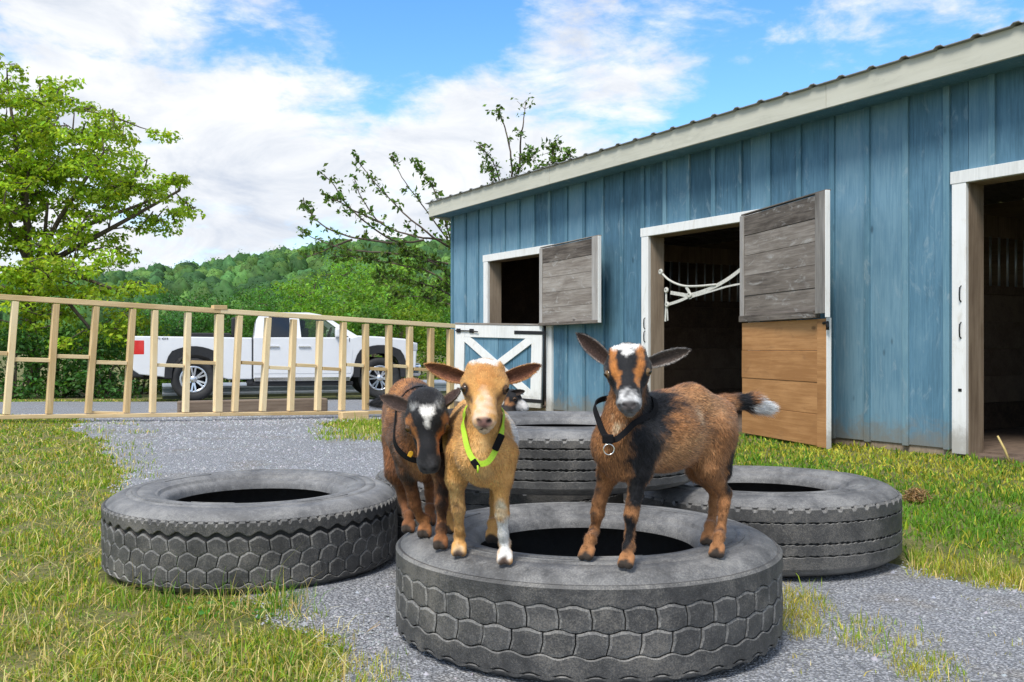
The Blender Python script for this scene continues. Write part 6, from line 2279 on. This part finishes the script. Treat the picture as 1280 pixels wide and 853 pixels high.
paints = [
    (P(604, 590, 2.1), P(604, 560, 2.08), 0.03, 0.025, TANL, 0.03),
    (P(570, 610, 2.2), P(572, 650, 2.2), 0.02, 0.02, TANL, 0.02),
    (P(656, 520, 2.26), P(654, 568, 2.26), 0.042, 0.034, WHITE, 0.010),
    (Hd(0, -0.005, 0.036), Hd(0, 0.025, 0.030), 0.026, 0.016, TAND, 0.020),
    (Hd(-0.013, -0.042, 0.050), Hd(0.013, -0.042, 0.050), 0.019, 0.019, WHITE, 0.006),
    (Hd(0, 0.088, -0.014), Hd(0, 0.096, -0.045), 0.020, 0.021, (0.66, 0.49, 0.35), 0.010),
    (Hd(0, 0.050, 0.014), Hd(0, 0.090, -0.006), 0.007, 0.013, (0.66, 0.50, 0.36), 0.010),
    (Hd(-0.007, 0.110, -0.021), Hd(0.007, 0.110, -0.021), 0.0095, 0.0095, (0.21, 0.115, 0.095), 0.003), (Hd(0, 0.112, -0.024), Hd(0, 0.112, -0.034), 0.006, 0.004, (0.18, 0.09, 0.075), 0.003),
    (Hd(0.036, 0.020, 0.004), Hd(0.030, 0.032, -0.006), 0.008, 0.006, (0.20, 0.085, 0.03), 0.008),
    (Hd(-0.036, 0.020, 0.004), Hd(-0.030, 0.032, -0.006), 0.008, 0.006, (0.20, 0.085, 0.03), 0.008),
    (P(624, 632, 2.13), P(626, 642, 2.13), 0.013, 0.012, (0.46, 0.40, 0.28), 0.008),
    (P(630, 658, 2.15), P(631, 690, 2.13), 0.026, 0.026, WHITE, 0.008),
    (P(573, 682, 2.21), P(573, 686, 2.21), 0.012, 0.012, CREAM, 0.008),
    (P(569, 634, 2.2), P(569, 638, 2.2), 0.008, 0.008, DARKB, 0.008)] + [hoof_paint(q) for q in (hC, hD)] + [
    (hA + np.array((0, -0.012, -0.008)), hA + np.array((0, -0.022, -0.010)), 0.013, 0.013, (0.09, 0.06, 0.045), 0.004),
    (hB + np.array((0, -0.012, -0.008)), hB + np.array((0, -0.022, -0.010)), 0.013, 0.013, (0.09, 0.06, 0.045), 0.004)]
ears = [dict(base=Hd(-0.036, -0.032, 0.010), tip=P(532, 462, 2.09), W=0.036, face=(0.15, -1, -0.35), inner=(0.22, 0.085, 0.045), outer=TAN, rim=(0.46, 0.22, 0.08), droop=-0.10),
        dict(base=Hd(0.036, -0.032, 0.010), tip=P(675, 462, 2.09), W=0.035, face=(-0.15, -1, -0.35), inner=(0.22, 0.085, 0.045), outer=TAN, rim=(0.46, 0.22, 0.08), droop=-0.10)]
org = (hA + hB + hC + hD) / 4; org[2] = 0.27
g2, B2 = finish_goat('tan goat kid with white poll and lime collar, looking at the camera', org, B, Hd, TAN, paints, ears, 110000, 202, hooves=(hA, hB, hC, hD), rough_coat=0.45)
col2, pp = strap_on(g2, org, B, [P(580, 524, 2.155), P(581, 545, 2.11), P(587, 567, 2.09), P(597, 579, 2.075), P(609, 578, 2.075), P(618, 566, 2.085), P(625, 548, 2.10), P(628, 525, 2.16), P(606, 508, 2.25)], 0.0125, 0.0028, M['lime'], 'collar')
tag(col2, 'lime green nylon collar with a black buckle')
mb = MB(); mb.box((-0.008, -0.006, -0.019), (0.008, 0.006, 0.019)); mb.build('buckle', M['nylon'], col2, loc=P(623, 553, 2.085) - org, rot=(0, 0.42, 0), bevel=0.003)
mb = MB(); mb.box((-0.007, -0.004, -0.010), (0.007, 0.004, 0.010)); mb.build('buckle', M['nylon'], col2, loc=P(594, 580, 2.068) - org, rot=(0, -0.6, 0), bevel=0.002)
mb = MB(); mb.tube([(0, 0, 0), (0.001, -0.002, -0.008), (0, 0, -0.016)], 0.0022, 6); mb.build('strap_end', M['lime'], col2, loc=P(597, 582, 2.065) - org)

# --- left kid: dark head lowered, rust flanks
B = Body()
hA, hB, hC, hD = hoof_pt(551, 679), hoof_pt(531, 665), hoof_pt(511, 659), hoof_pt(537, 650)
bk = (-0.15, 1, -0.2)
B.cone(P(527, 552, 2.38), P(521, 535, 2.49), 0.064, 0.076, 0.03, bk, 0.015)
B.cone(P(521, 535, 2.49), P(511, 530, 2.67), 0.076, 0.068, 0.03, bk, 0.015)
B.cone(P(526, 510, 2.42), P(513, 502, 2.56), 0.050, 0.053, 0.03, bk, 0.015)
B.cone(P(513, 502, 2.56), P(505, 512, 2.68), 0.053, 0.054, 0.03, bk, 0.015)
B.cone(P(527, 565, 2.36), P(528, 582, 2.38), 0.050, 0.036, 0.03, (0, 0, -1), 0.015)
B.cone(P(528, 520, 2.38), P(533, 508, 2.27), 0.052, 0.044, 0.03, (0, 1, -0.2), 0.013)
B.cone(P(528, 540, 2.36), P(533, 525, 2.27), 0.050, 0.040, 0.03, (0, 1, -0.6), 0.013)
B.cone(P(548, 550, 2.36), P(550, 580, 2.335), 0.034, 0.026, 0.026, (0, 0, -1), 0.011)
B.cone(P(506, 556, 2.42), P(510, 588, 2.41), 0.038, 0.027, 0.026, (0, 0, -1), 0.012)
add_leg(B, [P(550, 580, 2.335), P(552, 617, 2.33), P(552, 629, 2.325), P(552, 655, 2.33)], [0.023, 0.0142, 0.0145, 0.0098], hA)
add_leg(B, [P(509, 588, 2.41), P(516, 618, 2.425), P(518, 629, 2.43), P(526, 648, 2.455)], [0.023, 0.0142, 0.0145, 0.0098], hB)
B.cone(P(500, 552, 2.62), P(496, 590, 2.57), 0.048, 0.032, 0.03, (0, 0, -1), 0.016)
add_leg(B, [P(496, 590, 2.57), P(502, 612, 2.62), P(504, 624, 2.61), P(509, 645, 2.57)], [0.026, 0.0135, 0.0125, 0.0100], hC)
B.cone(P(532, 555, 2.68), P(534, 588, 2.63), 0.046, 0.032, 0.03, (0, 0, -1), 0.016)
add_leg(B, [P(534, 588, 2.63), P(537, 606, 2.69), P(537, 616, 2.68), P(537, 636, 2.66)], [0.026, 0.0135, 0.0125, 0.0100], hD)
B.cone(P(494, 505, 2.70), P(481, 502, 2.72), 0.022, 0.016, 0.02, (-1, 0, -0.1), 0.020)
B.cone(P(481, 502, 2.72), P(470, 504, 2.73), 0.016, 0.011, 0.012, (-1, 0, -0.2), 0.026)
Hd = Head(P(534, 532, 2.205), (0.10, -0.62, -0.78), 0.06, 1.0)
add_head(B, Hd)
paints = [
    (P(498, 505, 2.5), P(518, 485, 2.5), 0.06, 0.05, (0.38, 0.165, 0.055), 0.03), (P(505, 600, 2.5), P(531, 660, 2.46), 0.03, 0.05, (0.34, 0.14, 0.05), 0.02), (P(551, 655, 2.32), P(551, 680, 2.32), 0.03, 0.03, (0.34, 0.14, 0.05), 0.015),
    (P(538, 478, 2.34), P(530, 490, 2.50), 0.040, 0.040, BLACK, 0.016),
    (P(536, 500, 2.26), P(532, 520, 2.34), 0.055, 0.055, BLACK, 0.014),
    (P(500, 535, 2.40), P(500, 560, 2.38), 0.018, 0.014, BLACK, 0.012),
    (P(548, 555, 2.30), P(553, 615, 2.30), 0.032, 0.022, (0.035, 0.020, 0.015), 0.012), (P(553, 615, 2.30), P(552, 660, 2.31), 0.014, 0.011, (0.025, 0.016, 0.013), 0.008),
    (P(486, 550, 2.5), P(492, 600, 2.52), 0.03, 0.022, (0.05, 0.028, 0.020), 0.022),
    (P(512, 596, 2.38), P(516, 628, 2.39), 0.016, 0.013, (0.03, 0.02, 0.016), 0.010), (P(497, 540, 2.42), P(500, 590, 2.40), 0.024, 0.02, (0.05, 0.028, 0.02), 0.016),
    (P(553, 640, 2.31), P(553, 665, 2.31), 0.009, 0.008, DARKB, 0.008),
    (P(525, 580, 2.31), P(523, 600, 2.32), 0.025, 0.02, ORANGE, 0.02),
    (P(490, 504, 2.70), P(464, 505, 2.73), 0.028, 0.03, BLACK, 0.006),
    (Hd(0, -0.03, 0.02), Hd(0, 0.10, -0.02), 0.064, 0.042, BLACK, 0.008),
    (Hd(0.038, 0.000, 0.014), Hd(0.024, 0.060, -0.008), 0.0150, 0.0125, (0.36, 0.14, 0.04), 0.005),
    (Hd(-0.038, 0.000, 0.014), Hd(-0.024, 0.060, -0.008), 0.0150, 0.0125, (0.36, 0.14, 0.04), 0.005),
    (Hd(0.030, -0.030, 0.042), Hd(0.028, -0.024, 0.042), 0.007, 0.006, (0.30, 0.30, 0.30), 0.006),
    (Hd(-0.030, -0.030, 0.042), Hd(-0.028, -0.024, 0.042), 0.007, 0.006, (0.30, 0.30, 0.30), 0.006),
    (Hd(-0.007, -0.008, 0.050), Hd(0.007, -0.008, 0.050), 0.011, 0.011, WHITE, 0.005), (Hd(0, -0.004, 0.046), Hd(0.0, 0.026, 0.036), 0.012, 0.006, WHITE, 0.005),
    (Hd(0, 0.095, -0.015), Hd(0, 0.110, -0.030), 0.014, 0.014, (0.05, 0.048, 0.05), 0.008)] + [hoof_paint(q) for q in (hA, hB, hC, hD)]
ears = [dict(base=Hd(-0.036, -0.034, 0.022), tip=P(476, 496, 2.25), W=0.034, face=(0.1, -1, 0.1), inner=(0.05, 0.03, 0.024), outer=BLACK, rim=(0.16, 0.10, 0.07)),
        dict(base=Hd(0.036, -0.040, 0.024), tip=P(573, 486, 2.27), W=0.034, face=(-0.6, -1, 0.0), inner=(0.06, 0.034, 0.026), outer=BLACK, rim=(0.14, 0.09, 0.06))]
org = (hA + hB + hC + hD) / 4; org[2] = 0.27
g1, B1 = finish_goat('black faced rust goat kid with lowered head at the left of the tyre', org, B, Hd, (0.21, 0.085, 0.034), paints, ears, 110000, 303, hooves=(hA, hB, hC, hD))
col1, pp = strap_on(g1, org, B, [P(499, 545, 2.36), P(506, 562, 2.335), P(520, 572, 2.32), P(536, 570, 2.32), P(552, 556, 2.33), P(556, 530, 2.40), P(535, 500, 2.42), P(508, 515, 2.41)], 0.014, 0.003, M['nylon'], 'collar')
tag(col1, 'black collar with a yellow tag')
mb = MB(); mb.prism([(-0.005, -0.007), (0.005, -0.007), (0.006, 0.003), (0.003, 0.008), (-0.003, 0.008), (-0.006, 0.003)], -0.001, 0.001); mb.build('tag', M['tag'], col1, loc=P(513, 568, 2.285) - org, rot=(0.2, 0.5, 0.2), bevel=0.001)

# --- small kid far behind the stacked tyres, seen in profile
B = Body()
D4 = 5.0
gz4 = float(terrain(-0.1, D4))
pt = lambda px, z, dy=0.0: np.array(((px - CX) * D4 / F, D4 + dy, gz4 + z))
bk = (-1, 0, -0.2)
B.cone(pt(628, 0.36), pt(565, 0.36), 0.075, 0.075, 0.03, bk, 0.014)
B.cone(pt(628, 0.38), pt(641, 0.462), 0.048, 0.034, 0.03, (-0.3, 0, -1), 0.012)
hs = []
for (px, dy) in ((630, -0.045), (632, 0.045), (568, -0.05), (566, 0.05)):
    hoof = pt(px, 0.016, dy); hs.append(hoof)
    add_leg(B, [pt(px, 0.30, dy), pt(px, 0.16, dy), pt(px, 0.09, dy)], [0.036, 0.018, 0.0135], hoof, fwd=(1, 0, 0))
B.cone(pt(550, 0.40), pt(538, 0.42), 0.02, 0.014, 0.02, (-1, 0, 0), 0.02)
Hd = Head(pt(644, 0.484), (0.92, -0.42, -0.38), 0.0, 0.80)
add_head(B, Hd)
paints = [(Hd(0, -0.03, 0.0), Hd(0, 0.03, -0.01), 0.07, 0.05, BLACK, 0.008), (Hd(0, 0.075, -0.02), Hd(0, 0.11, -0.03), 0.036, 0.036, (0.5, 0.48, 0.46), 0.008),
          (Hd(-0.03, -0.02, -0.03), Hd(-0.02, 0.0, -0.03), 0.025, 0.02, RUST, 0.008), (Hd(0.03, -0.02, -0.03), Hd(0.02, 0.0, -0.03), 0.025, 0.02, RUST, 0.008)] + [hoof_paint(q) for q in hs]
ears = [dict(base=Hd(-0.034, -0.03, 0.028), tip=pt(655, 0.528, -0.06), W=0.032, face=(0.4, -1, 0), inner=(0.06, 0.04, 0.03), outer=BLACK),
        dict(base=Hd(0.034, -0.03, 0.028), tip=pt(637, 0.526, 0.05), W=0.032, face=(0.4, -1, 0), inner=(0.06, 0.04, 0.03), outer=BLACK)]
finish_goat('small dark goat kid with a pale muzzle peeping over the stacked tyre', pt(598, 0.0), B, Hd, (0.03, 0.025, 0.022), paints, ears, 9000, 404, vox=0.006, hooves=hs)
